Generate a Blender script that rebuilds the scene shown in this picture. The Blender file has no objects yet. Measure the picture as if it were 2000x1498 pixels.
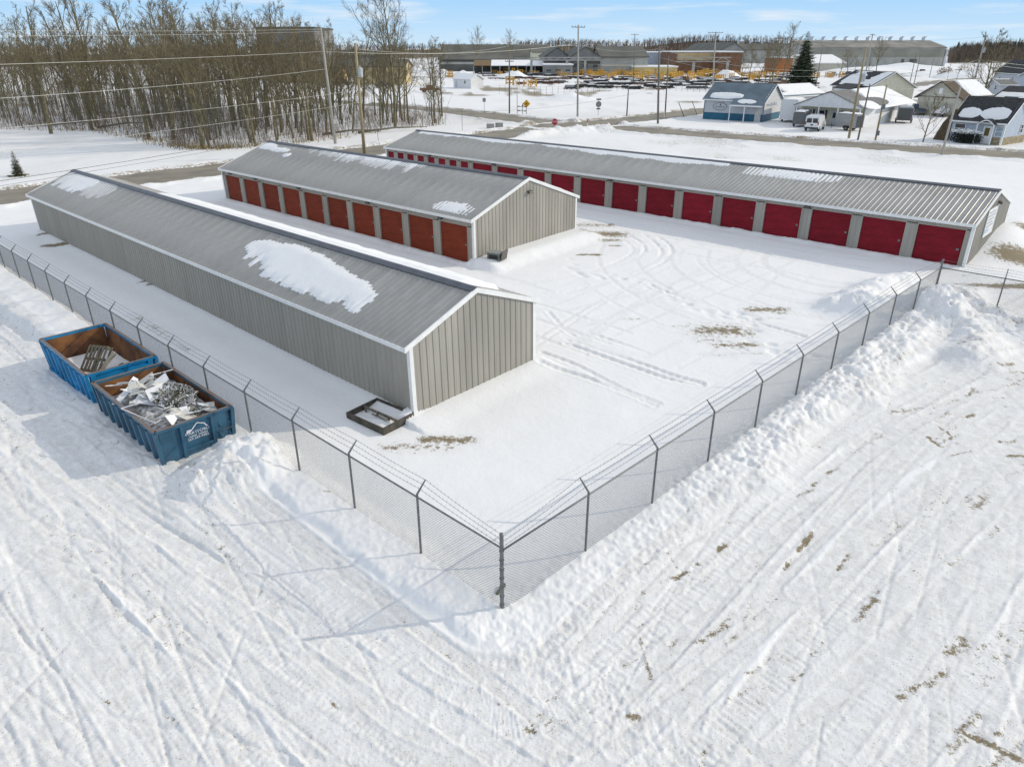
import bpy, math, random
import numpy as np
from mathutils import Vector, Matrix
# ---------------------------------------------------------------- camera, sky, sun, exposure
S = bpy.context.scene
COL = S.collection
F_PX, PITCH, CAM_H = 1381.475, 0.4437, 12.0          # focal length in photograph pixels, downward pitch, drone height
cam_d = bpy.data.cameras.new('camera'); cam = bpy.data.objects.new('camera', cam_d); COL.objects.link(cam)
cam.location = (0, 0, CAM_H); cam.rotation_euler = (math.pi/2 - PITCH, 0, 0)
cam_d.sensor_fit = 'HORIZONTAL'; cam_d.sensor_width = 36.0; cam_d.lens = 36.0*F_PX/2000.0
cam_d.clip_start = 0.1; cam_d.clip_end = 20000
S.camera = cam
SUN_AZ, SUN_EL = math.radians(80), math.radians(27)
W = bpy.data.worlds.new('World'); S.world = W; W.use_nodes = True
nt = W.node_tree; nt.nodes.clear()
n_out = nt.nodes.new('ShaderNodeOutputWorld'); n_bg = nt.nodes.new('ShaderNodeBackground')
n_sky = nt.nodes.new('ShaderNodeTexSky'); n_sky.sky_type = 'NISHITA'; n_sky.sun_disc = False
n_sky.sun_elevation = SUN_EL; n_sky.sun_rotation = SUN_AZ
n_sky.air_density = 1.0; n_sky.dust_density = 0.3; n_sky.ozone_density = 1.6; n_sky.altitude = 200
n_bg.inputs['Strength'].default_value = 0.15
# thin clouds low over the horizon, mixed into the sky
tc = nt.nodes.new('ShaderNodeTexCoord'); mp = nt.nodes.new('ShaderNodeMapping'); mp.inputs['Scale'].default_value = (2.2, 2.2, 24)
nz = nt.nodes.new('ShaderNodeTexNoise'); nz.inputs['Scale'].default_value = 2.6; nz.inputs['Detail'].default_value = 7; nz.inputs['Roughness'].default_value = .58
cr = nt.nodes.new('ShaderNodeValToRGB'); cr.color_ramp.elements[0].position = .50; cr.color_ramp.elements[1].position = .72
cr.color_ramp.elements[0].color = (0, 0, 0, 1); cr.color_ramp.elements[1].color = (.75, .75, .75, 1)
tint = nt.nodes.new('ShaderNodeMix'); tint.data_type = 'RGBA'
sx = nt.nodes.new('ShaderNodeSeparateXYZ'); hz = nt.nodes.new('ShaderNodeValToRGB'); fz = nt.nodes.new('ShaderNodeMapRange'); fz.inputs[1].default_value = .05; fz.inputs[2].default_value = .5
e = hz.color_ramp.elements; e[0].position = 0.; e[0].color = (.60, .78, .93, 1); e[1].position = .30; e[1].color = (.30, .52, .82, 1)
q_ = e.new(.05); q_.color = (.40, .66, .94, 1)
cm = nt.nodes.new('ShaderNodeMix'); cm.data_type = 'RGBA'; cm.inputs[7].default_value = (4.9, 5.0, 5.1, 1)
sc_ = nt.nodes.new('ShaderNodeVectorMath'); sc_.operation = 'SCALE'; sc_.inputs['Scale'].default_value = 5.6
L = nt.links.new
L(tc.outputs['Generated'], mp.inputs['Vector']); L(mp.outputs['Vector'], nz.inputs['Vector']); L(nz.outputs['Fac'], cr.inputs['Fac'])
L(tc.outputs['Generated'], sx.inputs[0]); L(sx.outputs['Z'], hz.inputs['Fac']); L(sx.outputs['Z'], fz.inputs[0]); L(hz.outputs['Color'], sc_.inputs[0])
L(fz.outputs[0], tint.inputs[0]); L(sc_.outputs[0], tint.inputs[6]); L(n_sky.outputs['Color'], tint.inputs[7]); L(tint.outputs[2], cm.inputs[6]); vl = nt.nodes.new('ShaderNodeMath'); vl.operation = 'MULTIPLY_ADD'; vl.use_clamp = True; vl.inputs[1].default_value = .55      # unseen pale veil overhead, added to raise and whiten the ambient light
L(fz.outputs[0], vl.inputs[0]); L(cr.outputs['Color'], vl.inputs[2]); L(vl.outputs[0], cm.inputs[0])
L(cm.outputs[2], n_bg.inputs['Color']); L(n_bg.outputs[0], n_out.inputs[0])
sun_d = bpy.data.lights.new('sun', 'SUN'); sun = bpy.data.objects.new('sun', sun_d); COL.objects.link(sun)
sun_d.energy = 2.0; sun_d.angle = math.radians(.55); sun_d.color = (1.0, .90, .73)
sv = Vector((math.sin(SUN_AZ)*math.cos(SUN_EL), math.cos(SUN_AZ)*math.cos(SUN_EL), math.sin(SUN_EL)))
sun.rotation_euler = sv.to_track_quat('Z', 'Y').to_euler()
S.view_settings.view_transform = 'Standard'; S.view_settings.look = 'None'; S.view_settings.gamma = 1
S.view_settings.use_curve_mapping = False
S.view_settings.exposure = 0.31
S.cycles.max_bounces = 6; S.cycles.transparent_max_bounces = 8
# ---------------------------------------------------------------- site frame: u runs along the sheds away from the gate end, v across them
TH = .7544
A2 = np.array([-math.cos(TH), math.sin(TH)]); B2 = np.array([math.sin(TH), math.cos(TH)])
def UV(x, y): return x*A2[0]+y*A2[1], x*B2[0]+y*B2[1]
def XY(u, v): return u*A2[0]+v*B2[0], u*A2[1]+v*B2[1]
def gz(x, y):
    u, v = UV(x, y)
    return -.17-.004*np.clip(u, -40, 90)+.0185*np.clip(v, -5, 60)
cP, sP = math.cos(PITCH), math.sin(PITCH)
def G(px, py, h=0.):
    """ground point seen at a photograph position"""
    a, b = (px-1000)/F_PX, (749-py)/F_PX
    d = (a, cP+b*sP, -sP+b*cP); z = 0.
    for _ in range(25):
        t = (z+h-CAM_H)/d[2]; x, y = t*d[0], t*d[1]; z = float(gz(x, y))
    return Vector((x, y, z+h))
def HT(px, py, top):
    """height of a thing whose foot and top are seen at py and top"""
    g = G(px, py); b = (749-top)/F_PX; dy, dz = cP+b*sP, -sP+b*cP
    return CAM_H+dz/dy*g.y-g.z
# ---------------------------------------------------------------- noise
def _hash(ix, iy, s):
    n = (ix.astype(np.int64)*374761393+iy.astype(np.int64)*668265263+s*1442695041) & 0xffffffff
    n = ((n ^ (n >> 13))*1274126177) & 0xffffffff
    return ((n ^ (n >> 16)) & 0xffff)/65535.
def vn(x, y, s=0):
    x = np.asarray(x, float); y = np.asarray(y, float)
    ix, iy = np.floor(x), np.floor(y); fx, fy = x-ix, y-iy
    fx = fx*fx*(3-2*fx); fy = fy*fy*(3-2*fy)
    return ((_hash(ix, iy, s)*(1-fx)+_hash(ix+1, iy, s)*fx)*(1-fy)+(_hash(ix, iy+1, s)*(1-fx)+_hash(ix+1, iy+1, s)*fx)*fy)
def fbm(x, y, o=4, s=0):
    r, a, t = 0, 1., 0
    for i in range(o):
        r = r+a*vn(x*2**i+i*17.3, y*2**i-i*9.1, s+i); t += a; a *= .5
    return r/t
def sst(a, b, x):
    t = np.clip((x-a)/(b-a), 0, 1); return t*t*(3-2*t)
# ---------------------------------------------------------------- mesh builder and object helpers
class MB:
    def __init__(s): s.v = []; s.f = []; s.m = []; s.cur = 0
    def add(s, vs, fs):
        o = len(s.v); s.v += [tuple(p) for p in vs]
        for f in fs: s.f.append(tuple(o+i for i in f)); s.m.append(s.cur)
        return s
    def box(s, x0, x1, y0, y1, z0, z1):
        return s.add([(x0,y0,z0),(x1,y0,z0),(x1,y1,z0),(x0,y1,z0),(x0,y0,z1),(x1,y0,z1),(x1,y1,z1),(x0,y1,z1)],
                     [(0,3,2,1),(4,5,6,7),(0,1,5,4),(1,2,6,5),(2,3,7,6),(3,0,4,7)])
    def prism(s, poly, ax, lo, hi):
        """poly in the two other axes, extruded along ax"""
        n = len(poly)
        def P(a, b, c): return {'x': (c, a, b), 'y': (a, c, b), 'z': (a, b, c)}[ax]
        vs = [P(a, b, lo) for a, b in poly]+[P(a, b, hi) for a, b in poly]
        ar = sum(poly[i][0]*poly[(i+1) % n][1]-poly[(i+1) % n][0]*poly[i][1] for i in range(n))
        fl = (ar > 0) ^ (ax == 'y')
        fs = [tuple(range(n))[::-1] if fl else tuple(range(n)), tuple(range(n, 2*n)) if fl else tuple(range(n, 2*n))[::-1]]
        for i in range(n):
            j = (i+1) % n; fs.append((i, j, n+j, n+i) if fl else (j, i, n+i, n+j))
        return s.add(vs, fs)
    def tube(s, pts, rad, k=6, cap=True):
        pts = [Vector(p) for p in pts]; n = len(pts)
        if not hasattr(rad, '__len__'): rad = [rad]*n
        vs, fs = [], []
        for i, p in enumerate(pts):
            d = (pts[min(i+1, n-1)]-pts[max(i-1, 0)]).normalized()
            a = d.orthogonal().normalized() if i == 0 else (a-d*a.dot(d)).normalized()
            b = d.cross(a)
            for j in range(k):
                t = 2*math.pi*j/k; vs.append(p+(a*math.cos(t)+b*math.sin(t))*rad[i])
        for i in range(n-1):
            for j in range(k):
                j2 = (j+1) % k; fs.append((i*k+j, i*k+j2, (i+1)*k+j2, (i+1)*k+j))
        if cap: fs += [tuple(range(k))[::-1], tuple((n-1)*k+j for j in range(k))]
        return s.add(vs, fs)
    def cyl(s, x, y, z0, z1, r, k=10, r2=None): return s.tube([(x, y, z0), (x, y, z1)], [r, r if r2 is None else r2], k)
    def sheet(s, prof, ax, lo, hi):
        """open profile (a,b) extruded along ax"""
        n = len(prof)
        def P(a, b, c): return {'x': (c, a, b), 'y': (a, c, b), 'z': (a, b, c)}[ax]
        return s.add([P(a, b, lo) for a, b in prof]+[P(a, b, hi) for a, b in prof], [(i, i+1, n+i+1, n+i) for i in range(n-1)])
    def mesh(s, name, mats, smooth=False):
        me = bpy.data.meshes.new(name); me.from_pydata(s.v, [], s.f)
        mats = mats if isinstance(mats, (list, tuple)) else [mats]
        for m in mats: me.materials.append(m)
        if len(mats) > 1: me.polygons.foreach_set('material_index', s.m)
        if smooth: me.polygons.foreach_set('use_smooth', [True]*len(s.f))
        me.update(); return me
    def obj(s, name, mats, parent=None, smooth=False, **k): return link(name, s.mesh(name, mats, smooth), parent, **k)
def link(name, data, parent=None, loc=(0, 0, 0), rot=(0, 0, 0), label=None, cat=None, group=None, kind=None, scale=None):
    o = bpy.data.objects.new(name, data); COL.objects.link(o); o.location = loc; o.rotation_euler = rot
    if scale is not None: o.scale = (scale,)*3 if not hasattr(scale, '__len__') else scale
    if parent: o.parent = parent
    tag(o, label, cat, group, kind); return o
def tag(o, label=None, cat=None, group=None, kind=None):
    if label: o['label'] = label
    if cat: o['category'] = cat
    if group: o['group'] = group
    if kind: o['kind'] = kind
    return o
def thing(name, label, cat, loc=(0, 0, 0), rz=0., group=None, rx=0., ry=0.):
    o = link(name, None, None, loc, (rx, ry, rz), label, cat, group); o.empty_display_size = .3; return o
KIDS = {}
def copy_tree(o, parent=None):
    c = o.copy(); COL.objects.link(c)
    if parent: c.parent = parent
    for ch in o.children: copy_tree(ch, c)
    return c
def text(name, body, size, mat, parent, loc, rot, label=None, align='CENTER', ext=.004, sx=1.):
    cu = bpy.data.curves.new(name, 'FONT'); cu.body = body; cu.size = size; cu.extrude = ext; cu.align_x = align; cu.align_y = 'CENTER'
    cu.resolution_u = 2; cu.materials.append(mat)
    t = bpy.data.objects.new(name, cu); COL.objects.link(t); bpy.context.view_layer.update()
    me = bpy.data.meshes.new_from_object(t.evaluated_get(bpy.context.evaluated_depsgraph_get())); bpy.data.objects.remove(t); bpy.data.curves.remove(cu); me.name = name
    return link(name, me, parent, loc, rot, label, scale=(sx, 1, 1))
# ---------------------------------------------------------------- materials
MATS = {}
def mat(name, col, rough=.6, metal=0., var=.12, scale=6., bump=0., bscale=40., col2=None, spec=.5, streak=None, coord='Object', rnd=0.):
    if name in MATS: return MATS[name]
    m = bpy.data.materials.new(name); m.use_nodes = True; t = m.node_tree; b = t.nodes['Principled BSDF']
    b.inputs['Roughness'].default_value = rough; b.inputs['Metallic'].default_value = metal; b.inputs['Specular IOR Level'].default_value = spec
    co = t.nodes.new('ShaderNodeTexCoord'); mp = t.nodes.new('ShaderNodeMapping'); t.links.new(co.outputs[coord], mp.inputs['Vector'])
    if streak: mp.inputs['Scale'].default_value = streak
    nz = t.nodes.new('ShaderNodeTexNoise'); nz.inputs['Scale'].default_value = scale; nz.inputs['Detail'].default_value = 5
    t.links.new(mp.outputs['Vector'], nz.inputs['Vector'])
    rp = t.nodes.new('ShaderNodeValToRGB'); t.links.new(nz.outputs['Fac'], rp.inputs['Fac'])
    c2 = col2 or tuple(c*(1-2.2*var) for c in col)
    e = rp.color_ramp.elements; e[0].position = .32; e[1].position = .66
    e[0].color = (*[max(0, c) for c in c2], 1); e[1].color = (*[min(1, c*(1+(0 if col2 else var*.6))) for c in col], 1)
    if rnd:      # each sheet or door weathers a little differently
        oi = t.nodes.new('ShaderNodeObjectInfo'); mr = t.nodes.new('ShaderNodeMapRange'); mr.inputs[3].default_value = 1-rnd; mr.inputs[4].default_value = 1+rnd
        hs = t.nodes.new('ShaderNodeHueSaturation'); t.links.new(oi.outputs['Random'], mr.inputs[0]); t.links.new(mr.outputs[0], hs.inputs['Value']); t.links.new(rp.outputs['Color'], hs.inputs['Color']); t.links.new(hs.outputs[0], b.inputs['Base Color'])
    else: t.links.new(rp.outputs['Color'], b.inputs['Base Color'])
    if bump:
        n2 = t.nodes.new('ShaderNodeTexNoise'); n2.inputs['Scale'].default_value = bscale; n2.inputs['Detail'].default_value = 4
        t.links.new(co.outputs[coord], n2.inputs['Vector'])
        bp = t.nodes.new('ShaderNodeBump'); bp.inputs['Strength'].default_value = bump; bp.inputs['Distance'].default_value = .02
        t.links.new(n2.outputs['Fac'], bp.inputs['Height']); t.links.new(bp.outputs['Normal'], b.inputs['Normal'])
    MATS[name] = m; return m
M_panel = mat('shed_wall_steel', (.36, .338, .292), .5, 0, .09, .8, streak=(1, 1, .25), rnd=.045)
M_roof = mat('shed_roof_steel', (.375, .37, .35), .42, .25, .12, .6, rnd=.05)
M_white = mat('white_trim', (.80, .80, .79), .45, 0, .04, 3)
M_cap = mat('ridge_cap_steel', (.12, .13, .15), .45, .2, .1, 2)
M_doorB = mat('brick_red_door', (.235, .042, .018), .7, 0, .10, .9, spec=.2, streak=(1, 1, 3), rnd=.12)
M_doorC = mat('crimson_door', (.25, .014, .026), .7, 0, .12, .9, spec=.2, streak=(1, 1, 3), rnd=.12)
M_dark = mat('black_metal', (.025, .025, .028), .4, .3, .2)
M_galv = mat('galvanised_steel', (.20, .205, .205), .5, .45, .14, 9)
M_glass = mat('window_glass', (.03, .035, .04), .12, 0, .3, 3, spec=.8)
M_lamp = mat('lamp_housing', (.10, .095, .085), .5, .3)
M_conc = mat('concrete', (.36, .35, .33), .85, 0, .15, 5, .3)
def M_paint(name, c, r=.5, var=.08, sc=3., **k): return mat(name, c, r, 0, var, sc, **k)
def snow_mat():
    m = bpy.data.materials.new('snow'); m.use_nodes = True; t = m.node_tree; b = t.nodes['Principled BSDF']
    b.inputs['Roughness'].default_value = .75; b.inputs['Specular IOR Level'].default_value = .25
    co = t.nodes.new('ShaderNodeTexCoord'); n1 = t.nodes.new('ShaderNodeTexNoise'); n1.inputs['Scale'].default_value = 1.3; n1.inputs['Detail'].default_value = 6
    t.links.new(co.outputs['Object'], n1.inputs['Vector'])
    rp = t.nodes.new('ShaderNodeValToRGB'); rp.color_ramp.elements[0].color = (.82, .825, .83, 1); rp.color_ramp.elements[1].color = (.89, .89, .885, 1)
    t.links.new(n1.outputs['Fac'], rp.inputs['Fac']); t.links.new(rp.outputs['Color'], b.inputs['Base Color'])
    n2 = t.nodes.new('ShaderNodeTexNoise'); n2.inputs['Scale'].default_value = 14; n2.inputs['Detail'].default_value = 6
    t.links.new(co.outputs['Object'], n2.inputs['Vector'])
    bp = t.nodes.new('ShaderNodeBump'); bp.inputs['Strength'].default_value = .35; bp.inputs['Distance'].default_value = .03
    t.links.new(n2.outputs['Fac'], bp.inputs['Height']); t.links.new(bp.outputs['Normal'], b.inputs['Normal'])
    return m
M_snow = snow_mat(); MATS['snow'] = M_snow
# ---------------------------------------------------------------- ground: snow with banks, piles, wheel tracks and roads cut into it
rng = np.random.default_rng(7); random.seed(11)
ROADS = [([(-90, 398), (0, 386), (250, 352), (430, 331), (740, 293), (1000, 262), (1090, 246)], 4.2),
         ([(120, 158), (330, 173), (560, 193), (700, 203), (870, 216), (1000, 233), (1100, 243), (1205, 250), (1350, 262), (1500, 272), (1700, 287), (2000, 304), (2300, 326)], 4.0),
         ([(1090, 246), (1200, 238), (1290, 228), (1380, 215), (1490, 206), (1560, 201), (1640, 196)], 3.9),
         ([(760, 186), (930, 186), (1010, 190), (1100, 184), (1190, 176)], 1.6), ([(1130, 192), (1200, 196), (1330, 198), (1460, 207)], 1.7),
         ([(1600, 190), (1700, 178), (1760, 170), (1830, 160), (1950, 148), (2100, 140)], 3.4), ([(1650, 147), (1760, 146), (1870, 147)], 14.)]
def pdist(x, y, pts):
    d = np.full(np.shape(x), 1e9)
    for (ax, ay), (bx, by) in zip(pts[:-1], pts[1:]):
        ex, ey = bx-ax, by-ay; l2 = ex*ex+ey*ey+1e-9
        t = np.clip(((x-ax)*ex+(y-ay)*ey)/l2, 0, 1)
        d = np.minimum(d, np.hypot(x-ax-t*ex, y-ay-t*ey))
    return d
def smooth_line(pts, n=2):
    p = [np.array(q, float) for q in pts]
    for _ in range(n):
        q = [p[0]]
        for a, b in zip(p[:-1], p[1:]): q += [a*.75+b*.25, a*.25+b*.75]
        p = q+[p[-1]]
    return p
def gl(pix, n=2): return [(p.x, p.y) for p in (G(*q) for q in smooth_line(pix, n))]
ROADW = [(gl(p, 2), w) for p, w in ROADS]
# raster of fine surface marks
RX0, RY0, RS = -46., 3., .036; RW, RH = 2860, 1720
RHt = np.zeros((RH, RW), np.float32); RD = np.zeros((RH, RW), np.float32); RG = np.zeros((RH, RW), np.float32)
def stamp(p0, p1, reach, fn):
    x0, x1 = min(p0[0], p1[0])-reach, max(p0[0], p1[0])+reach; y0, y1 = min(p0[1], p1[1])-reach, max(p0[1], p1[1])+reach
    i0, i1 = max(0, int((x0-RX0)/RS)), min(RW, int((x1-RX0)/RS)+2); j0, j1 = max(0, int((y0-RY0)/RS)), min(RH, int((y1-RY0)/RS)+2)
    if i1 <= i0 or j1 <= j0: return
    X = RX0+np.arange(i0, i1)*RS; Y = (RY0+np.arange(j0, j1)*RS)[:, None]
    ex, ey = p1[0]-p0[0], p1[1]-p0[1]; l2 = ex*ex+ey*ey+1e-9
    t = np.clip(((X-p0[0])*ex+(Y-p0[1])*ey)/l2, 0, 1); d = np.hypot(X-p0[0]-t*ex, Y-p0[1]-t*ey)
    fn(slice(j0, j1), slice(i0, i1), d, t)
def track(pts, hw=.13, depth=.035, ridge=.02, dirt=0., grime_shade=.25):
    # resample
    P = [np.array(p, float) for p in pts]; out = [P[0]]
    for a, b in zip(P[:-1], P[1:]):
        n = max(1, int(np.hypot(*(b-a))/.6))
        out += [a+(b-a)*k/n for k in range(1, n+1)]
    ph = rng.random()*100; tread = rng.choice([0, .005, .007]); bars = rng.choice([0, 0, .006, .010]); pitch = rng.uniform(.10, .16)
    for k, (a, b) in enumerate(zip(out[:-1], out[1:])):
        on = vn(np.array([k*.11+ph]), np.array([ph]), 5)[0]
        if on < .22: continue
        dp = depth*min(1, (on-.22)*3); dd = dirt*max(0, vn(np.array([k*.19+ph]), np.array([ph*2]), 9)[0]-.55)*1.5
        def fn(j, i, d, t):
            m = 1-sst(hw-.035, hw+.03, d); h = RHt[j, i]
            h[...] = h*(1-.85*m)-dp*m+ridge*np.exp(-((d-hw-.05)/.045)**2)*(dp/depth)*.6+tread*np.cos(d*62.)*m*.6+bars*np.cos((k*.6+t*.6)*6.283/pitch)*m+rng.normal(0, .004, d.shape)*m
            if dd > 0: RD[j, i] = np.maximum(RD[j, i], dd*m)
            RG[j, i] = np.maximum(RG[j, i], grime_shade*m)  # dirt and packed-snow grey, strengthened to stand in for weak rut shading
        stamp(a, b, hw+.2, fn)
def stroke(a, b, w, s, depth=.01, grime_shade=.3):
    def fn(j, i, d, t):
        m = np.clip(1-d/w, 0, 1)
        RD[j, i] = np.maximum(RD[j, i], s*m); RG[j, i] = np.maximum(RG[j, i], grime_shade*np.sqrt(m)); RHt[j, i] -= depth*m
    stamp(a, b, w, fn)
# vehicles swing round the outside of the fence corner: down the left side, round, and up the right side
def turn_path(d, j=0., u_start=58., v_end=52., flare=.012):
    p = []
    for u in np.arange(u_start, 9.2, -1.5): p.append((u, 9.1-d-j*math.sin(u*.12+j*9)))
    for a in np.linspace(0, math.pi/2, 14): p.append((9-d*math.sin(a), 9.1-d*math.cos(a)))
    for v in np.arange(10.5, v_end, 1.5): p.append((9-d-flare*max(0, v-16)**2*(.5+.08*d)-j*math.sin(v*.12), v))
    return [XY(u, v) for u, v in p]
def offset(pts, o):
    P = np.array(pts); T = np.gradient(P, axis=0); T /= np.linalg.norm(T, axis=1)[:, None]+1e-9
    return P+np.stack([-T[:, 1], T[:, 0]], 1)*o
for k in range(58):
    d = 2.4+9.*rng.random()**1.35; base = turn_path(d, rng.uniform(-.5, .5), flare=rng.uniform(.004, .02)); n = len(base)
    a, b = (0, n) if rng.random() < .62 else sorted(rng.integers(0, n, 2))
    if b-a < 6: continue
    w = rng.choice([.10, .14, .2, .28]); dirt = rng.choice([0, .25, .5])
    for o in (-.8, .8): track(offset(base, o)[a:b], w, rng.uniform(.008, .028), rng.uniform(.008, .03), dirt, rng.uniform(.2, .75))
for k in range(40):      # straight runs past the corner and off to the lower right, and lanes in the right hand lot
    if k < 16:
        v0 = rng.uniform(-9, 5.5); sl = rng.uniform(-.10, .12); pts = [XY(u, v0+sl*(30-u)+.5*math.sin(u*.1+k)) for u in np.arange(62, -26, -1.6)]
    else:
        u0 = rng.uniform(-22, 4); sl = rng.uniform(-.16, .10); pts = [XY(u0+sl*(v-15), v+.0) for v in np.arange(-12, 60, 1.6)]
    w = rng.choice([.10, .14, .2, .3])
    for o in (-.8, .8): track(offset(pts, o), w, rng.uniform(.007, .024), rng.uniform(.006, .026), rng.choice([.1, .35, .6]), rng.uniform(.2, .75))
# plough scrapes and scuffs that follow the same sweep
for k in range(4200):
    if rng.random() < .35: u, v = rng.uniform(10, 50), 9.1-rng.uniform(1.5, 10.5); q = .6
    else: u, v = rng.uniform(-26, 7.5), rng.uniform(-6, 46); q = 1.
    x, y = XY(u, v)
    if u > 9: tx = (-1, .04)
    elif v > 9.1: tx = (-.12*max(0, v-16)*.2, 1)
    else:
        r = math.hypot(9-u, 9.1-v)+1e-6; tx = (-(9.1-v)/r, (9-u)/r)
    tx = np.array(tx)/np.hypot(*tx); ang = rng.normal(0, .18 if rng.random() < .8 else .9)
    c, s = math.cos(ang), math.sin(ang); tx = (tx[0]*c-tx[1]*s, tx[0]*s+tx[1]*c)
    ln = rng.uniform(.3, 1.4) if k < 2200 else rng.uniform(1., 6.); a = XY(u-tx[0]*ln/2, v-tx[1]*ln/2); b = XY(u+tx[0]*ln/2, v+tx[1]*ln/2)
    dens = fbm(np.array([u*.16]), np.array([v*.16]), 3, 3)[0]
    stroke(a, b, rng.uniform(.05, .24) if k < 2200 else rng.uniform(.035, .08), q*(rng.uniform(.2, .74) if k < 2200 else rng.uniform(0, .45))*sst(.32, .58, dens), rng.uniform(.0, .022) if k < 2200 else rng.uniform(.008, .034), rng.uniform(.15, .5))
def DP(px, py, rx, ry, s=.8, ang=0.):
    """bare patch where the snow is scraped or blown off"""
    c, sn = math.cos(ang), math.sin(ang); a = G(px-rx*c, py-rx*sn); b = G(px+rx*c, py+rx*sn); e = G(px, py-ry); f = G(px, py+ry)
    stroke((a.x, a.y), (b.x, b.y), max(.12, (e-f).length*.62), s, .012, .25)
for q in [(1408, 646, 30, 20, .72), (1440, 674, 36, 10, .66), (1385, 664, 20, 8, .5), (1465, 690, 16, 5, .55), (1375, 645, 18, 8, .55), (1497, 605, 30, 9, .75), (1525, 612, 10, 4, .6), (1500, 622, 24, 3, .4), (1235, 622, 16, 4, .5), (1323, 637, 8, 3, .55),
          (1400, 692, 26, 6, .42), (872, 857, 44, 12, .8), (815, 872, 60, 14, .55), (790, 884, 20, 4, .35), (1178, 458, 26, 10, .85), (1192, 470, 12, 5, .72), (1200, 480, 8, 3, .7), (1150, 497, 20, 3, .85),
          (1165, 440, 26, 8, .6), (2000, 508, 26, 15, 1.1), (1975, 505, 8, 8, .9), (1895, 557, 55, 5, .85), (1985, 560, 40, 8, .95), (2010, 470, 14, 8, .9), (115, 480, 26, 3, 1.1), (88, 461, 10, 2, .9), (300, 562, 10, 2, .9), (280, 556, 6, 2, .8),
          (300, 640, 42, 8, .42, .55), (345, 668, 30, 6, .4, .55), (1411, 1066, 9, 7, .8, -.7), (1330, 1121, 14, 6, .85, -.5), (1362, 1100, 8, 3, .6, -.5), (1300, 1133, 14, 2, .5, -.5), (1572, 960, 16, 4, .7, -.3), (1574, 1055, 22, 6, .85, -.9), (1540, 1098, 12, 4, .7, -.9), (1646, 1098, 18, 3.5, .8, -.95),
          (1917, 980, 18, 12, .62), (1905, 985, 7, 5, .9), (1943, 1036, 12, 10, .55), (1317, 1253, 10, 7, .6), (1390, 1238, 34, 9, .7, -.5), (1420, 1208, 7, 5, .7), (1558, 1317, 9, 9, .65, -.5), (1710, 1158, 9, 5, .75, -.5), (1692, 1188, 26, 10, .66, -.8),
          (1868, 1265, 22, 16, .68), (1825, 1325, 18, 12, .68), (1775, 1350, 20, 14, .62), (1890, 1412, 26, 14, .72), (1940, 1456, 60, 12, .8, .45), (1960, 1480, 50, 20, .62), (1880, 1450, 30, 14, .6), (1960, 1420, 20, 8, .6), (1480, 1300, 30, 6, .5, -.6), (1600, 1260, 24, 6, .5, -.8), (1450, 1350, 30, 5, .5, -.5), (1350, 1330, 30, 6, .5, -.6), (1740, 1040, 24, 5, .5, -.7), (1500, 1180, 40, 5, .5, -.7), (1866, 1096, 9, 9, .55), (1805, 794, 66, 5, .5, -.2), (1935, 761, 55, 5, .5, -.2), (1822, 862, 14, 4, .8, .6), (1848, 844, 18, 3, .75, .6),
          (1964, 862, 14, 4, .75, .1), (1984, 889, 14, 5, .8, 0.), (1700, 862, 40, 5, .42, -.5), (1625, 917, 10, 5, .75, -.4), (1562, 963, 8, 4, .7), (1592, 943, 6, 3, .8), (1035, 1424, 10, 3, .75, .4), (1236, 1397, 9, 5, .7), (1087, 1361, 18, 3, .5, -.3), (991, 1376, 40, 2.5, .42, 0.),
          (650, 1372, 18, 5, .42, .8), (95, 1246, 26, 3, .45, .95), (330, 1400, 20, 3, .5, .7), (210, 1370, 14, 3, .5, .6), (60, 800, 30, 2, .55, -.15), (105, 795, 14, 2, .5, -.3), (28, 815, 14, 2, .5, -.1), (640, 968, 5, 3, .7)]:
    DP(*(q if len(q) > 5 or q[0] < 1250 or q[1] < 740 else (*q[:4], q[4]*.92, -.65)))
# curved wheel marks inside the yard
def yt(l): return gl([(1000+x/3.333, 400+y/3.333) for x, y in l], 2)
for l in ([(0, 520), (400, 470), (650, 385), (780, 320), (790, 280), (740, 240)], [(100, 520), (550, 430), (800, 360), (870, 300), (850, 250), (760, 200)], [(300, 545), (700, 470), (900, 390), (980, 320), (960, 270), (860, 195)], [(350, 570), (800, 455), (970, 385), (1045, 320), (1030, 260), (930, 200)],
          [(180, 1040), (420, 1100), (700, 1200), (930, 1300)], [(190, 960), (400, 1030), (720, 1200), (960, 1290)], [(350, 900), (550, 970), (800, 1060), (1000, 1130), (1240, 1175)], [(360, 880), (600, 950), (850, 1035), (1050, 1110), (1240, 1160)], [(520, 840), (800, 930), (1100, 1040), (1400, 1060), (1620, 1040)],
          [(850, 490), (1000, 540), (1180, 600), (1330, 680), (1420, 720), (1700, 800), (1900, 860)], [(900, 520), (1080, 600), (1260, 650), (1380, 700)]):
    track(yt(l), .14, .05, .035, .1, .12)
for l in ([(1520, 610), (1800, 700), (2000, 740)], [(1030, 790), (1300, 880), (1500, 960)], [(200, 700), (330, 850), (560, 930), (760, 980)]):
    for o in (0, .28): track(offset(yt(l), o), .12, .03, .02, .1, .1)
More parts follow.
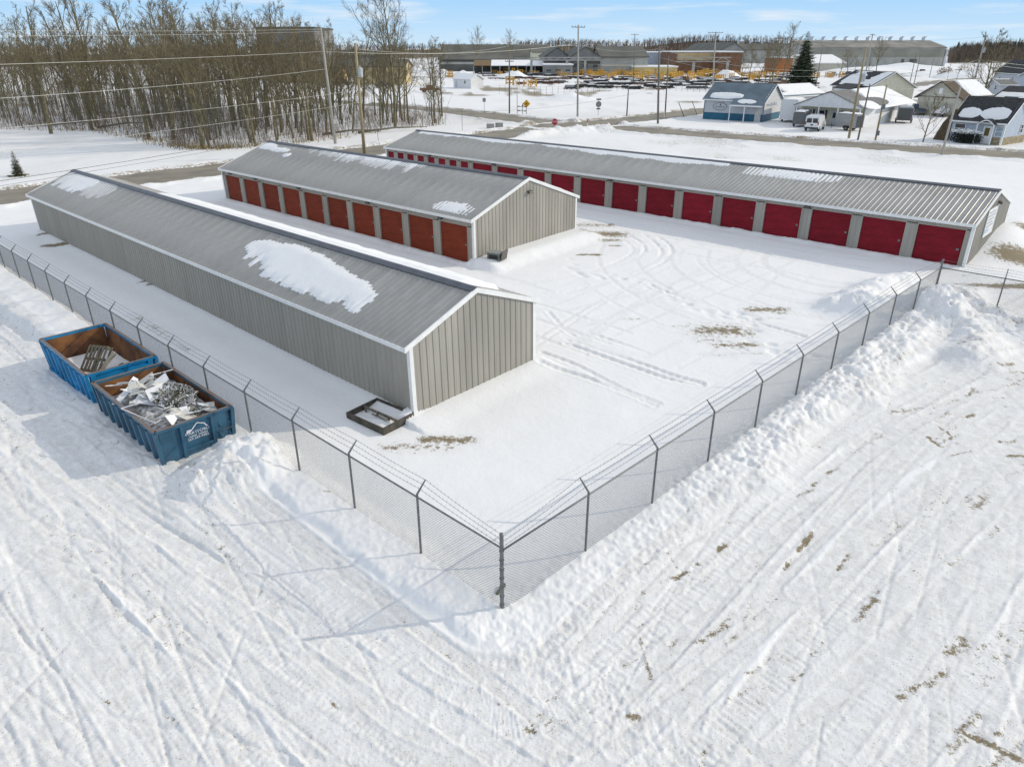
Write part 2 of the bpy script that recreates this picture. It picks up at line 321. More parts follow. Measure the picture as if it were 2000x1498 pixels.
for k in range(34):      # older, fainter wheel marks along the lanes between the sheds and across the yard
    if k < 12: v0 = rng.uniform(40, 44.6); pts = [XY(u, v0+.5*math.sin(u*.09+k)+.02*(u-20)*rng.uniform(-1, 1)) for u in np.arange(60, rng.uniform(9.5, 16), -1.6)]
    elif k < 20: v0 = rng.uniform(21.6, 27.2); pts = [XY(u, v0+.3*math.sin(u*.1+k)) for u in np.arange(60, rng.uniform(14, 26), -1.6)]
    else:
        u0 = rng.uniform(10.5, 24); r0 = rng.uniform(5, 16); s0 = rng.uniform(-.12, .12); pts = [XY(u0+s0*(v-30)+1.2*math.sin(v*.13+k), v) for v in np.arange(rng.uniform(21, 27), rng.uniform(38, 45), 1.2)] if k < 27 else [XY(13+r0*math.cos(a), 42-r0*.9*math.sin(a)) for a in np.linspace(rng.uniform(0, .5), rng.uniform(1.2, 2.2), 16)]
    for o in (-.8, .8): track(offset(pts, o), rng.choice([.09, .12, .16]), rng.uniform(.010, .026), rng.uniform(.006, .018), .12, rng.uniform(.1, .35))
for k in range(70):      # footprints across the yard
    t = k/70; p = G(1110+t*520-40*math.sin(t*9), 500+t*210+14*math.sin(t*17)); q = rng.normal(0, .25, 2)
    stroke((p.x+q[0], p.y+q[1]), (p.x+q[0]+.18, p.y+q[1]-.12), .2, 0, .06, .05)
def rsample(R, x, y):
    fx, fy = (x-RX0)/RS, (y-RY0)/RS; ok = (fx > 0) & (fx < RW-2) & (fy > 0) & (fy < RH-2)
    ix, iy = np.clip(fx.astype(int), 0, RW-2), np.clip(fy.astype(int), 0, RH-2); ax, ay = np.clip(fx-ix, 0, 1), np.clip(fy-iy, 0, 1)
    return np.where(ok, (R[iy, ix]*(1-ax)+R[iy, ix+1]*ax)*(1-ay)+(R[iy+1, ix]*(1-ax)+R[iy+1, ix+1]*ax)*ay, 0)
def u_fence(v): return 8.85-.04*(v-9.2)
RIDGE_R = gl([(1700, 612), (1760, 604), (1830, 615), (1880, 645), (1905, 678), (1890, 700)], 2); RIDGE_I = gl([(1765, 555), (1735, 560), (1690, 578), (1640, 602)], 1)
RIDGE_R2 = gl([(1900, 612), (1960, 640), (2040, 650)], 1); BANK_N = gl([(1020, 268), (1080, 262), (1180, 255), (1250, 256)], 1)
def HF(x, y):
    x = np.asarray(x, float); y = np.asarray(y, float); u, v = UV(x, y); h = gz(x, y); r = np.hypot(x, y)
    h = h+.10*(fbm(x/7, y/7, 4, 1)-.5)+.035*(fbm(x*1.1, y*1.1, 4, 2)-.5)*(r < 90)
    lump = fbm(u*1.1, v*1.1, 5, 21); chunk = fbm(u*3.6, v*3.6, 3, 33); fine = fbm(u*9, v*9, 2, 51)
    # plough bank outside the right hand fence
    t = u_fence(v)-u; a = (.10+.34*sst(11, 30, v))*sst(8.3, 10.5, v)*(1-sst(40.5, 43, v)); edge = 1.9+1.1*(fbm(v*.5, v*0+3, 3, 8)-.5)
    p = sst(-1.0, .35, t)*(1-sst(edge-.85, edge+.35, t)); h = h+a*p*(.55+.9*lump)+p*a*.62*(.45-np.abs(2*chunk-1))+p*(.01+.08*a)*(fine-.5)*2
    # sharp little bank outside the left hand fence, higher beyond the skips
    t = 9.1-v; e2 = 1.15+.55*(fbm(u*.9, u*0+7, 4, 5)-.5)+.9*sst(33, 38, u)
    a = (.12+.24*sst(33, 38, u)+.05*sst(14, 17, u))*sst(7.6, 9.4, u)*(1-sst(56, 62, u)); p = sst(-.7, .1, t)*(1-sst(e2-.22, e2+.12, t)); h = h+a*p*(.7+.6*lump)+p*.07*(chunk-.5)+p*.05*(fine-.5)
    # pile pushed up against the near skip
    d = np.hypot((u-19.35)/1.75, (v-7.9)/2.0); h = h+.95*np.clip(1-d, 0, 1)**.8*(.5+lump)+sst(1.15, .6, d)*(.24*(chunk-.5)+.14*(fine-.5))
    d = np.hypot((u-24)/9.5, (v-6.0)/.9); h = h+.22*np.clip(1-d, 0, 1)**.6*(.4+1.2*lump)
    # mounds right of the yard and inside the fence end
    d = pdist(x, y, RIDGE_R); m = np.exp(-(d/1.15)**2); h = h+.62*m*(.55+.9*lump)+m*(.2*(chunk-.5)+.12*(fine-.5))
    d = pdist(x, y, RIDGE_R2); m = np.exp(-(d/1.5)**2); h = h+.5*m*(.3+1.3*lump)+m*(.35*(chunk-.5)+.15*(fine-.5))
    d = pdist(x, y, RIDGE_I); m = np.exp(-(d/1.0)**2); h = h+.55*m*(.5+lump)+m*(.2*(chunk-.5)+.12*(fine-.5))
    d = pdist(x, y, BANK_N); m = np.exp(-(d/1.6)**2); h = h+.7*m*(.4+1.2*lump)+m*.35*(chunk-.5)
    # drifts against the gable ends and along the doors
    w = (v > 13.4)*(v < 20.8); h = h+w*(u < 18.2)*.16*(1-sst(.0, 1.5, 17.8-u))
    w = sst(28.0, 28.7, v)*(1-sst(38, 39.5, v)); h = h+w*(u < 30.2)*.42*(1-sst(.9, 2.3+.5*lump, 29.8-u))
    w = sst(45.8, 46.6, v)*(1-sst(57, 60, v)); h = h+w*(u < 8.5)*(.12+.95*sst(46.5, 53.5, v))*(1-sst(.3, 3.2, 8.08-u))
    for vf, ua, ub in ((28.46, 29.8, 61.), (46.13, 8.1, 61.)):
        t = vf-v; h = h+(u > ua)*(u < ub)*(.16*lump+.10*(chunk-.3))*np.exp(-((t-.35)/.38)**2)*1.3
    t = 13.86-v; h = h+(u > 17.8)*(u < 60)*.18*np.exp(-(t/.5)**2)
    h = h+np.where(r < 90, rsample(RHt, x, y), 0)
    # roads
    for pts, hw in ROADW:
        if hw < 2.5: continue
        d = pdist(x, y, pts)+(fbm(x*.8, y*.8, 3, 12)-.5)*1.3; k = 1-sst(hw-.25, hw+.35, d)
        h = h+.22*np.exp(-((d-hw-1.1)/.8)**2)*(.4+1.2*fbm(x*.9, y*.9, 3, 14))*(r < 260)
        h = h*(1-k)+(gz(x, y)-.14)*k
    return h
def gh(x, y): return float(HF(np.array([x]), np.array([y]))[0])
def ground_mat():
    m = bpy.data.materials.new('snowy_ground'); m.use_nodes = True; t = m.node_tree; b = t.nodes['Principled BSDF']; lk = t.links.new
    b.inputs['Roughness'].default_value = .8; b.inputs['Specular IOR Level'].default_value = .2
    def nn(ty, **k):
        n = t.nodes.new(ty)
        for a, v in k.items(): setattr(n, a, v)
        return n
    def noise(sc, det=5, ro=.55):
        n = nn('ShaderNodeTexNoise'); n.inputs['Scale'].default_value = sc; n.inputs['Detail'].default_value = det; n.inputs['Roughness'].default_value = ro
        lk(co.outputs['Object'], n.inputs['Vector']); return n.outputs['Fac']
    def math_(op, a, b_=None, c=None, clamp=False):
        n = nn('ShaderNodeMath', operation=op); n.use_clamp = clamp
        for i, q in enumerate((a, b_, c)):
            if q is None: continue
            if isinstance(q, (int, float)): n.inputs[i].default_value = q
            else: lk(q, n.inputs[i])
        return n.outputs[0]
    def mix(f, a, c):
        n = nn('ShaderNodeMix', data_type='RGBA')
        for s, q in ((0, f), (6, a), (7, c)):
            if isinstance(q, (int, float)): n.inputs[s].default_value = q
            elif isinstance(q, tuple): n.inputs[s].default_value = (*q, 1)
            else: lk(q, n.inputs[s])
        return n.outputs[2]
    co = nn('ShaderNodeTexCoord')
    D = nn('ShaderNodeAttribute', attribute_name='dirt').outputs['Fac']; Gm = nn('ShaderNodeAttribute', attribute_name='grime_shade').outputs['Fac']
    snow = mix(noise(.5, 6), (.82, .822, .825), (.885, .885, .88))
    snow = mix(math_('MULTIPLY', Gm, math_('MULTIPLY_ADD', noise(3.4, 8, .75), 2.4, -.72, True)), snow, (.56, .545, .515))
    earth = mix(noise(1.7, 6, .7), (.27, .205, .10), (.12, .105, .075)); earth = mix(math_('MULTIPLY', noise(28, 3), .6), earth, (.36, .31, .23))
    nz_ = math_('ADD', math_('MULTIPLY', noise(4.5, 6, .7), .62), math_('MULTIPLY', noise(21, 4, .7), .38)); nz_ = math_('MULTIPLY_ADD', nz_, 3.4, -1.2)
    e = math_('SUBTRACT', math_('MULTIPLY', D, 1.18), nz_)
    e = math_('MULTIPLY', math_('MULTIPLY', e, 3.6, None, True), math_('MULTIPLY', D, 5., None, True))
    # scattered grit over the trafficked snow
    gr = math_('MULTIPLY', math_('MULTIPLY_ADD', noise(24, 4, .7), 12., -7.1, True), math_('MULTIPLY', Gm, 2.6, None, True))
    col = mix(e, snow, earth); col = mix(math_('MULTIPLY', gr, .7), col, (.22, .19, .14))
    lk(col, b.inputs['Base Color'])
    bp = nn('ShaderNodeBump'); bp.inputs['Strength'].default_value = .38; bp.inputs['Distance'].default_value = .05
    lk(math_('ADD', math_('MULTIPLY', noise(5., 8, .62), 1.), math_('MULTIPLY', noise(38, 4), .35)), bp.inputs['Height']); lk(bp.outputs['Normal'], b.inputs['Normal'])
    return m
def build_ground():
    az = np.radians(np.concatenate([np.linspace(-180, -52, 26)[:-1], np.linspace(-52, 52, 760), np.linspace(52, 180, 26)[1:-1]]))
    rr = np.concatenate([[.05, 1.5, 3, 4.5, 5.5, 6.2], np.geomspace(6.8, 170, 840), np.geomspace(170, 7000, 70)[1:]])
    n, k = len(rr), len(az); X = np.outer(rr, np.sin(az)).ravel(); Y = np.outer(rr, np.cos(az)).ravel(); Z = HF(X, Y)
    me = bpy.data.meshes.new('ground'); me.vertices.add(n*k); me.vertices.foreach_set('co', np.stack([X, Y, Z], 1).astype(np.float32).ravel())
    i = np.arange(n-1)[:, None]*k; j = np.arange(k)[None]; j2 = (j+1) % k
    q = np.stack([i+j, i+k+j, i+k+j2, i+j2], -1).reshape(-1, 4)[:, ::-1].astype(np.int32); f = len(q)
    me.loops.add(f*4); me.loops.foreach_set('vertex_index', q.ravel()); me.polygons.add(f)
    me.polygons.foreach_set('loop_start', np.arange(0, f*4, 4, dtype=np.int32)); me.polygons.foreach_set('loop_total', np.full(f, 4, np.int32))
    me.polygons.foreach_set('use_smooth', np.ones(f, bool)); me.materials.append(ground_mat())
    u, v = UV(X, Y); r = np.hypot(X, Y)
    D = rsample(RD, X, Y); Gm = rsample(RG, X, Y)
    lot = ((u < u_fence(v)-1.6) | (v < 7.7))*(r < 75); worn = fbm(u*.13, v*.13, 4, 3)
    Gm = np.maximum(Gm, lot*(.06+.24*sst(.42, .72, worn)*np.where(u < 12, 1., .6)))
    D = np.maximum(D, lot*.46*sst(.46, .76, worn)*sst(.35, .7, fbm(u*.7, v*.7, 3, 4))*np.where(u < 8, 1., .55))
    Gm = np.where(r > 85, .16+.3*sst(.45, .7, fbm(X/6, Y/14, 4, 19)), Gm); D = np.where(r > 85, .5*sst(.52, .74, fbm(X/7, Y/16, 5, 17))*np.where(r > 190, 1.5, .8), D)
    for pts, hw in ROADW:
        if hw > 2.5: D = np.maximum(D, .62*np.exp(-((pdist(X, Y, pts)-hw-.2)/.9)**2)*(.4+fbm(X*.6, Y*.6, 3, 6)))
        if hw < 2.5: D = np.maximum(D, np.where(r > 90, .75*(1-sst(.4, hw+1.2, pdist(X, Y, pts))), 0))
    for nm, a in (('dirt', D), ('grime_shade', Gm)):
        at = me.attributes.new(nm, 'FLOAT', 'POINT'); at.data.foreach_set('value', a.astype(np.float32))
    me.update(calc_edges=True); me.validate()
    link('ground', me, kind='structure')
build_ground()
M_road = mat('worn_asphalt', (.285, .255, .20), .85, 0, .22, .35, .3, 30, col2=(.185, .168, .138))
for k, (pts, hw) in enumerate(ROADW):
    if hw < 2.5: continue
    P = [np.array(pts[0])]
    for a, b in zip(pts[:-1], pts[1:]):
        a, b = np.array(a), np.array(b); n = max(1, int(np.hypot(*(b-a))/3)); P += [a+(b-a)*i/n for i in range(1, n+1)]
    P = np.array(P); Lf, Rt = offset(P, hw+.9), offset(P, -hw-.9); mb = MB(); vs = []
    for a, b in zip(Lf, Rt): vs += [(a[0], a[1], float(gz(*a))-.05+.004*k), (b[0], b[1], float(gz(*b))-.05+.004*k)]
    mb.add(vs, [(2*i+2, 2*i, 2*i+1, 2*i+3) for i in range(len(P)-1)]); mb.obj('road' if hw > 2.5 else 'track_road', M_road, kind='structure')
# ---------------------------------------------------------------- storage sheds
RIB = .3048
def rib_prof(a, b, sgn=-1, h=.028, ph=.1524):
    """ribbed sheet outline between a and b: one raised rib every foot"""
    p = [(a, 0.)]; k = math.ceil((a-ph-.02)/RIB)
    while True:
        c = ph+k*RIB; k += 1
        if c-.045 < a: continue
        if c+.045 > b: break
        p += [(c-.04, 0.), (c-.018, sgn*h), (c+.018, sgn*h), (c+.04, 0.)]
        for q in (.10, .20):
            if c+q+.02 < b: p += [(c+q-.012, 0), (c+q, sgn*.004), (c+q+.012, 0)]
    return p+[(b, 0.)]
def clad(mb, x0, x1, y, z0, z1, sgn=-1): mb.sheet([(a, y+b) for a, b in rib_prof(x0, x1, sgn)], 'z', z0, z1)
_cache = {}
def shared(key, fn):
    if key not in _cache: _cache[key] = fn()
    return _cache[key]
def door_mesh(w, h, m):
    mb = MB(); n = max(4, round(h/.135)); p = [(0., 0.)]
    for i in range(n):
        z = i*h/n; s = h/n; p += [(0, z+s*.12), (-.026, z+s*.3), (-.026, z+s*.7), (0, z+s*.88)]
    p += [(0, h)]; q = [(b, c) for b, c in p]
    mb.add([(-w/2, a, z) for a, z in q]+[(w/2, a, z) for a, z in q], [(i, len(q)+i, len(q)+i+1, i+1) for i in range(len(q)-1)])
    return mb.mesh('garage_door', m)
def wall_lamp(parent, x, y, z, rz=0.):
    mb = MB(); mb.prism([(0, 0), (-.20, -.02), (-.24, -.14), (-.20, -.17), (0, -.10)], 'x', -.17, .17); lp = mb.obj('wall_lamp', M_lamp, parent, loc=(x, y, z), rot=(0, 0, rz))
    mb = MB(); mb.add([(-.15, -.222, -.148), (.15, -.222, -.148), (.15, -.05, -.128), (-.15, -.05, -.128)], [(0, 1, 2, 3)])
    mb.obj('lens', mat('lamp_lens', (.5, .48, .42), .2), lp)
def snow_slab(name, root, x0, x1, s0, s1, origin, slope, fn, thick, label, seed, comb=True, step=.0762):
    """snow lying on a roof slope: s runs down the slope; fn(x,s) gives cover 0..1"""
    nx, ns = max(2, int((x1-x0)/step)), max(2, int((s1-s0)/.11)); xs = np.linspace(x0, x1, nx+1); ss = np.linspace(s0, s1, ns+1)
    Xg, Sg = np.meshgrid(xs, ss, indexing='ij'); c = fn(Xg, Sg)
    if comb:
        k = np.abs((Xg/RIB-np.floor(Xg/RIB+.5))); rb = np.floor(Xg/RIB+.5); ext = .85*vn(rb*1., rb*0+seed, 3)**1.5; c = np.maximum(c, fn(Xg, Sg-ext)*(1-.25*ext)); kk = .13 if thick > .04 else .24; c = c-(.06 if thick > .04 else .30)*(k < kk)-.5*(k < kk)*(c < .25)
    hh = np.clip(c*(2.2 if thick > .1 else 1.6), 0, 1)*thick*(.75+.5*fbm(Xg*1.3, Sg*1.3, 3, seed)); ok = c > .02
    Hh = np.where(ok, hh+.003, -.015); Hh[0] = Hh[-1] = -.03; Hh[:, -1] = -.03; Hh[:, 0] = np.minimum(Hh[:, 0], .0); vid = -np.ones(Xg.shape, int); vs = []; fs = []
    cell = ok[:-1, :-1] | ok[1:, :-1] | ok[1:, 1:] | ok[:-1, 1:]
    need = np.zeros(Xg.shape, bool); need[:-1, :-1] |= cell; need[1:, :-1] |= cell; need[1:, 1:] |= cell; need[:-1, 1:] |= cell
    idx = np.argwhere(need); vid[tuple(idx.T)] = np.arange(len(idx)); cs, sn = math.cos(slope), math.sin(slope); oy, oz, dr = origin
    S_, H_ = Sg[need], Hh[need]; P = np.stack([Xg[need], oy+dr*(S_*cs+H_*sn), oz-S_*sn+H_*cs], 1)
    for i, j in np.argwhere(cell):
        q = (vid[i, j], vid[i+1, j], vid[i+1, j+1], vid[i, j+1]); fs.append(q if dr > 0 else q[::-1])
    mb = MB(); mb.add(P.tolist(), [tuple(int(a) for a in f[::-1]) for f in fs]); mb.f = mb.f
    o = mb.obj(name, M_snow, None, True, label=label, cat='snow', kind='stuff'); bpy.context.view_layer.update(); o.matrix_world = root.matrix_world.copy(); return o
def shed(name, label, u0, v0, L, w, he, hr, z0, s, q, doors=None, dm=None, lamps=(), glamp=None, npanel=None, cat='storage shed'):
    """near corner at (u0,v0); local x runs back to -L, local y across to w"""
    x, y = XY(u0, v0); R = thing(name, label, cat, (x, y, z0), -TH, None, q*.6, s); bpy.context.view_layer.update()
    sl = math.atan2(hr-he, w/2); OV = .22; base = -.55
    def P(n, mb, m, **k): return mb.obj(n, m, R, **k)
    # front wall
    if not doors:
        n = int(L/(3*RIB)); me = shared(('sheet', round(he, 2)), lambda: (lambda mb: (clad(mb, 0, 3*RIB, 0, base, he-.02), mb.mesh('wall_panel', M_panel))[1])(MB()))
        for i in range(n): link('wall_panel', me, R, (-(i+1)*3*RIB-.04, 0, 0))
        mb = MB(); clad(mb, -L, -n*3*RIB-.04, 0, base, he-.02); P('wall_panel', mb, M_panel)
    else:
        edges = [0.]; dh = min(2.12, he-.42)
        for (xc, dw) in doors:
            a, b = xc+dw/2, xc-dw/2
            mb = MB(); clad(mb, a, edges[-1], 0, base, dh); P('wall_panel', mb, M_panel)
            mb = MB(); mb.box(a, a+.05, -.012, .12, base, dh+.05).box(b-.05, b, -.012, .12, base, dh+.05).box(b, a, -.012, .12, dh, dh+.05); P('door_frame', mb, M_panel)
            D = link('garage_door', shared(('door', round(dw, 2), round(dh, 2), dm.name), lambda: door_mesh(dw, dh+.02, dm)), R, (xc, .115, 0))
            mb = MB(); mb.box(-dw/2+.02, dw/2-.02, -.035, .0, -.06, .05); mb.obj('bottom_bar', dm, D)
            mb = MB(); mb.box(dw/2-.26, dw/2-.14, -.05, -.016, .92, 1.04).box(dw/2-.24, dw/2-.12, -.06, -.05, .96, 1.0); mb.obj('latch', M_galv, D)
            edges.append(b)
        mb = MB(); clad(mb, -L, edges[-1], 0, base, dh); P('wall_panel', mb, M_panel)
        n = int(L/(3*RIB)); me = shared(('head', round(he-dh, 2)), lambda: (lambda mb: (clad(mb, 0, 3*RIB, 0, dh+.05, he-.02), mb.mesh('header_panel', M_panel))[1])(MB()))
        for i in range(n): link('header_panel', me, R, (-(i+1)*3*RIB-.04, -.004, 0))
        mb = MB(); clad(mb, -L, -n*3*RIB-.04, -.004, dh+.05, he-.02); P('header_panel', mb, M_panel)
        mb = MB(); mb.box(-L+.1, -.1, .14, .2, base, he-.1); P('inner_wall', mb, M_dark)
    # near gable: one strip per rib
    n = int((w-.1)/RIB); off = (w-n*RIB)/2
    def top(yy): return he+(hr-he)*(1-abs(yy-w/2)/(w/2))-.03
    for i in range(n+(2 if off > .12 else 0)):
        a = off+i*RIB if i < n else (.02 if i == n else w-off); b = a+RIB if i < n else (off if i == n else w-.02)
        m = (a+b)/2; pr = [(a, 0.), (m-.085, 0.), (m-.075, .005), (m+.075, .005), (m+.085, 0), (b-.045, 0.), (b-.03, .028), (b, .028), (b, 0.)] if i < n else [(a, 0.), (b, 0.)]
        mb = MB(); mb.add([(d, c, base) for c, d in pr]+[(d, c, top(c)) for c, d in pr], [(k, k+1, len(pr)+k+1, len(pr)+k) for k in range(len(pr)-1)])
        P('wall_panel', mb, M_panel)
    mb = MB(); mb.add([(-L, 0, base), (-L, w, base), (-L, w, he), (-L, w/2, hr-.03), (-L, 0, he)], [(0, 4, 3, 2, 1)]); P('end_wall', mb, M_panel)
    mb = MB(); clad(mb, -L, 0, w, base, he-.02, 1); P('back_wall', mb, M_panel)
    # roof sheets, both slopes share one mesh
    ls = math.hypot(w/2+OV, (w/2+OV)*math.tan(sl)); n = int((L+.1)/(3*RIB)); wl = (L+.1)/n
    def rs():
        mb = MB(); pr = rib_prof(0, wl, 1, .0205, wl/6); k = len(pr)
        mb.add([(a, 0, b) for a, b in pr]+[(a, ls, b) for a, b in pr], [(i, k+i, k+i+1, i+1) for i in range(k-1)]); return mb.mesh('roof_panel', M_roof)
    me = shared(('roof', name, round(u0)), rs)
    for i in range(n):
        link('roof_panel', me, R, (.05-(i+1)*wl, -OV, he-OV*math.tan(sl)+.03), (sl, 0, 0))
        link('roof_panel', me, R, (.05-i*wl, w+OV, he-OV*math.tan(sl)+.03), (sl, 0, math.pi))
    mb = MB(); zr = hr+.075; mb.prism([(w/2-.24, zr-.24*math.tan(sl)-.012), (w/2-.24, zr-.24*math.tan(sl)+.012), (w/2-.05, zr+.02), (w/2+.05, zr+.02), (w/2+.24, zr-.24*math.tan(sl)+.012), (w/2+.24, zr-.24*math.tan(sl)-.012), (w/2, zr-.03)], 'x', -L-.06, .06); P('ridge_cap', mb, M_cap)
    # white trim: eave fascia, rakes, corners
    ze = he-OV*math.tan(sl)
    for ya, yb in ((-OV-.02, -OV+.01), (w+OV-.01, w+OV+.02)):
        mb = MB(); mb.box(-L-.08, .08, ya, yb, ze-.12, ze+.045); P('eave_trim', mb, M_white)
    mb = MB(); mb.box(-L, 0, -OV+.01, -.03, ze-.02, ze+.0); mb.box(-L, 0, w+.03, w+OV-.01, ze-.02, ze); P('soffit', mb, M_white)
    for xa, xb in ((.025, .085), (-L-.085, -L-.025)):
        for sg in (0, 1):
            f = (lambda yy: yy) if sg == 0 else (lambda yy: w-yy)
            pl = [(f(-OV-.03), ze-.13), (f(-OV-.03), ze+.06), (f(w/2), hr+.085), (f(w/2), hr-.11)]; mb = MB(); mb.prism(pl, 'x', xa, xb); P('rake_trim', mb, M_white)
    for (xa, ya, sx, sy) in ((0, 0, 1, -1), (0, w, 1, 1), (-L, 0, -1, -1), (-L, w, -1, 1)):
        mb = MB(); x0, x1 = sorted((xa+sx*.035, xa-sx*.13)); y0, y1 = sorted((ya+sy*.035, ya+sy*.02)); mb.box(x0, x1, y0, y1, base, ze+.03)
        x0, x1 = sorted((xa+sx*.035, xa+sx*.02)); y0, y1 = sorted((ya+sy*.018, ya-sy*.13)); mb.box(x0, x1, y0, y1, base, ze+.03); P('corner_trim', mb, M_white)
    for lx in lamps: wall_lamp(R, lx, -.03, he-.20)
    if glamp: wall_lamp(R, .03, w/2+glamp[0], hr-glamp[1], math.pi/2)
    return R, sl
SA, slA = shed('storage_shed', 'long grey metal shed nearest the camera, without doors on its near side', 17.806, 13.862, 42.33, 6.45, 2.84, 4.04, .0, -.006, .013)
uB = 31.0/10.17
SB, slB = shed('storage_shed', 'middle grey metal shed with ten brick red roll up doors', 29.80, 28.46, 31.0, 9.58, 2.64, 4.35, .35, -.009, .005,
    [(-(i+.5)*uB-.25, 2.42) for i in range(10)], M_doorB, [-.6-uB*k for k in (.7, 3.1, 5.9, 8.0, 9.4)], (0., .72))
sc = 52.9/51.85
SC, slC = shed('storage_shed', 'longest grey metal shed at the back with crimson roll up doors', 8.08, 46.13, 52.9, 8.56, 2.54, 3.76, .63, -.006, .005,
    [(-(i+.5)*3.05*sc-.05, 2.44) for i in range(13)]+[(-(13*3.05+(i+.5)*1.52)*sc-.05, .98) for i in range(8)], M_doorC, [-3*3.05*sc, -7.95*3.05*sc, -12*3.05*sc, -46], (.3, .62))
# white notice board on the end wall of the back shed
nb = thing('notice_board', 'white notice board with grey print on the end wall of the longest shed', 'sign', SC.location); bpy.context.view_layer.update(); nb.matrix_world = SC.matrix_world @ Matrix.Translation((.03, 2.5, 1.35))
mb = MB(); mb.box(.0, .03, 0, 2.15, 0, 1.5); mb.obj('panel', mat('sign_face', (.78, .79, .80), .4, var=.05), nb)
mb = MB(); mb.box(0, .05, -.05, 0, -.05, 1.55).box(0, .05, 2.15, 2.2, -.05, 1.55).box(0, .05, 0, 2.15, -.05, 0).box(0, .05, 0, 2.15, 1.5, 1.55); mb.obj('frame', M_white, nb)
mb = MB()
for k, (a, b) in enumerate(((.3, 1.8), (.2, 1.9), (.35, 1.7), (.25, 1.5), (.3, 1.85))):
    y = a
    while y < b:
        l = random.uniform(.06, .2); mb.box(.03, .034, y, min(b, y+l), 1.26-.2*k, 1.36-.2*k); y += l+.05
mb.obj('lettering', mat('sign_print', (.42, .45, .5), .5), nb)
mb = MB(); mb.box(.03, .034, .12, 1.0, .14, .38); mb.obj('blue_mark', mat('sign_blue', (.45, .55, .75), .5), nb)
# snow lying on the roofs
def patch(cx, cs, rx, rs_, sd, k=1.): return lambda X, Sx: k*(1-np.hypot((X-cx)/rx, (Sx-cs)/rs_))+.55*(fbm(X*.9, Sx*.9, 4, sd)-.5)
wA, wB, wC = 6.45/2, 9.58/2, 8.56/2; rA = (wA, 4.04+.05, -1)
def blob(X, Sx):
    return 1.25*(1-np.hypot((X+8.9)/5.4, (Sx-1.7-.10*(X+8.9))/.98)**2)+.9*(fbm(X*.55, Sx*1.1, 4, 3)-.5)-.1
snow_slab('roof_snow', SA, -16, -3.2, .3, 3.1, rA, slA, blob, .052, 'thick white snow patch lying mid slope on the nearest shed roof', 5)
snow_slab('roof_snow', SA, -42, -30, .25, 2.2, rA, slA, lambda X, Sx: .48*patch(-37.5, .75, 5.2, 1.0, 7)(X, Sx), .03, 'thin streaked snow near the far end of the nearest shed roof', 6)
snow_slab('roof_snow', SA, -29, -1.2, .28, 3.75, (wA, 4.04+.05, 1), slA, lambda X, Sx: .04+.5*sst(.28, 1.2, Sx)+.2*fbm(X*.6, Sx*.6, 3, 4)*sst(.3, .9, Sx)-.9*sst(2.8, 3.6, Sx-.7*np.clip((-4-X)/3, -1, 0)), .15, 'deep unbroken snow covering the hidden slope of the nearest shed roof', 8, False, .15)
rB = (wB, 4.35+.05, -1)
snow_slab('roof_snow', SB, -24, -8.2, .25, 2.1, rB, slB, lambda X, Sx: .42-.55*Sx+.25*(fbm(X*.5, Sx, 3, 2)-.5)-.8*sst(-10.5, -8.2, X)-.5*sst(-21, -24, X), .03, 'streaked snow strip below the ridge of the middle shed roof', 12)
snow_slab('roof_snow', SB, -30.8, -25, .2, 2.2, rB, slB, lambda X, Sx: np.maximum(patch(-30, .8, 1.5, .55, 5)(X, Sx), np.maximum(patch(-27.4, 1.1, 1.7, .4, 6)(X, Sx), patch(-25.4, 1.7, .6, .3, 6)(X, Sx))), .035, 'small white snow patches at the far end of the middle shed roof', 13, False)
snow_slab('roof_snow', SB, -4.2, -.6, 3.2, 5.0, rB, slB, patch(-2.4, 4.4, 1.7, .55, 8, .7), .022, 'streaked snow patch near the front eave of the middle shed roof', 14)
snow_slab('roof_snow', SB, -30, -.5, .3, 5.0, (wB, 4.35+.05, 1), slB, lambda X, Sx: .04+.5*sst(.3, 1.2, Sx)-.5*sst(-3.5, -1, X)*sst(2.4, 1., Sx), .14, 'deep snow covering the hidden slope of the middle shed roof', 15, False, .15)
rC = (wC, 3.76+.05, -1)
snow_slab('roof_snow', SC, -52, -17, .24, 1.9, rC, slC, lambda X, Sx: .42-.62*Sx+.9*(fbm(X*.28, X*0+2, 3, 31)-.45)+.3*(fbm(X*1.2, Sx, 3, 2)-.5), .08, 'ragged snow strip along the ridge of the longest shed roof', 17, False)
snow_slab('roof_snow', SC, -15.5, -8.5, .35, 1.7, rC, slC, patch(-12, .85, 3.6, .72, 8, .8), .03, 'comb like snow streaks under the ridge of the longest shed roof', 18)
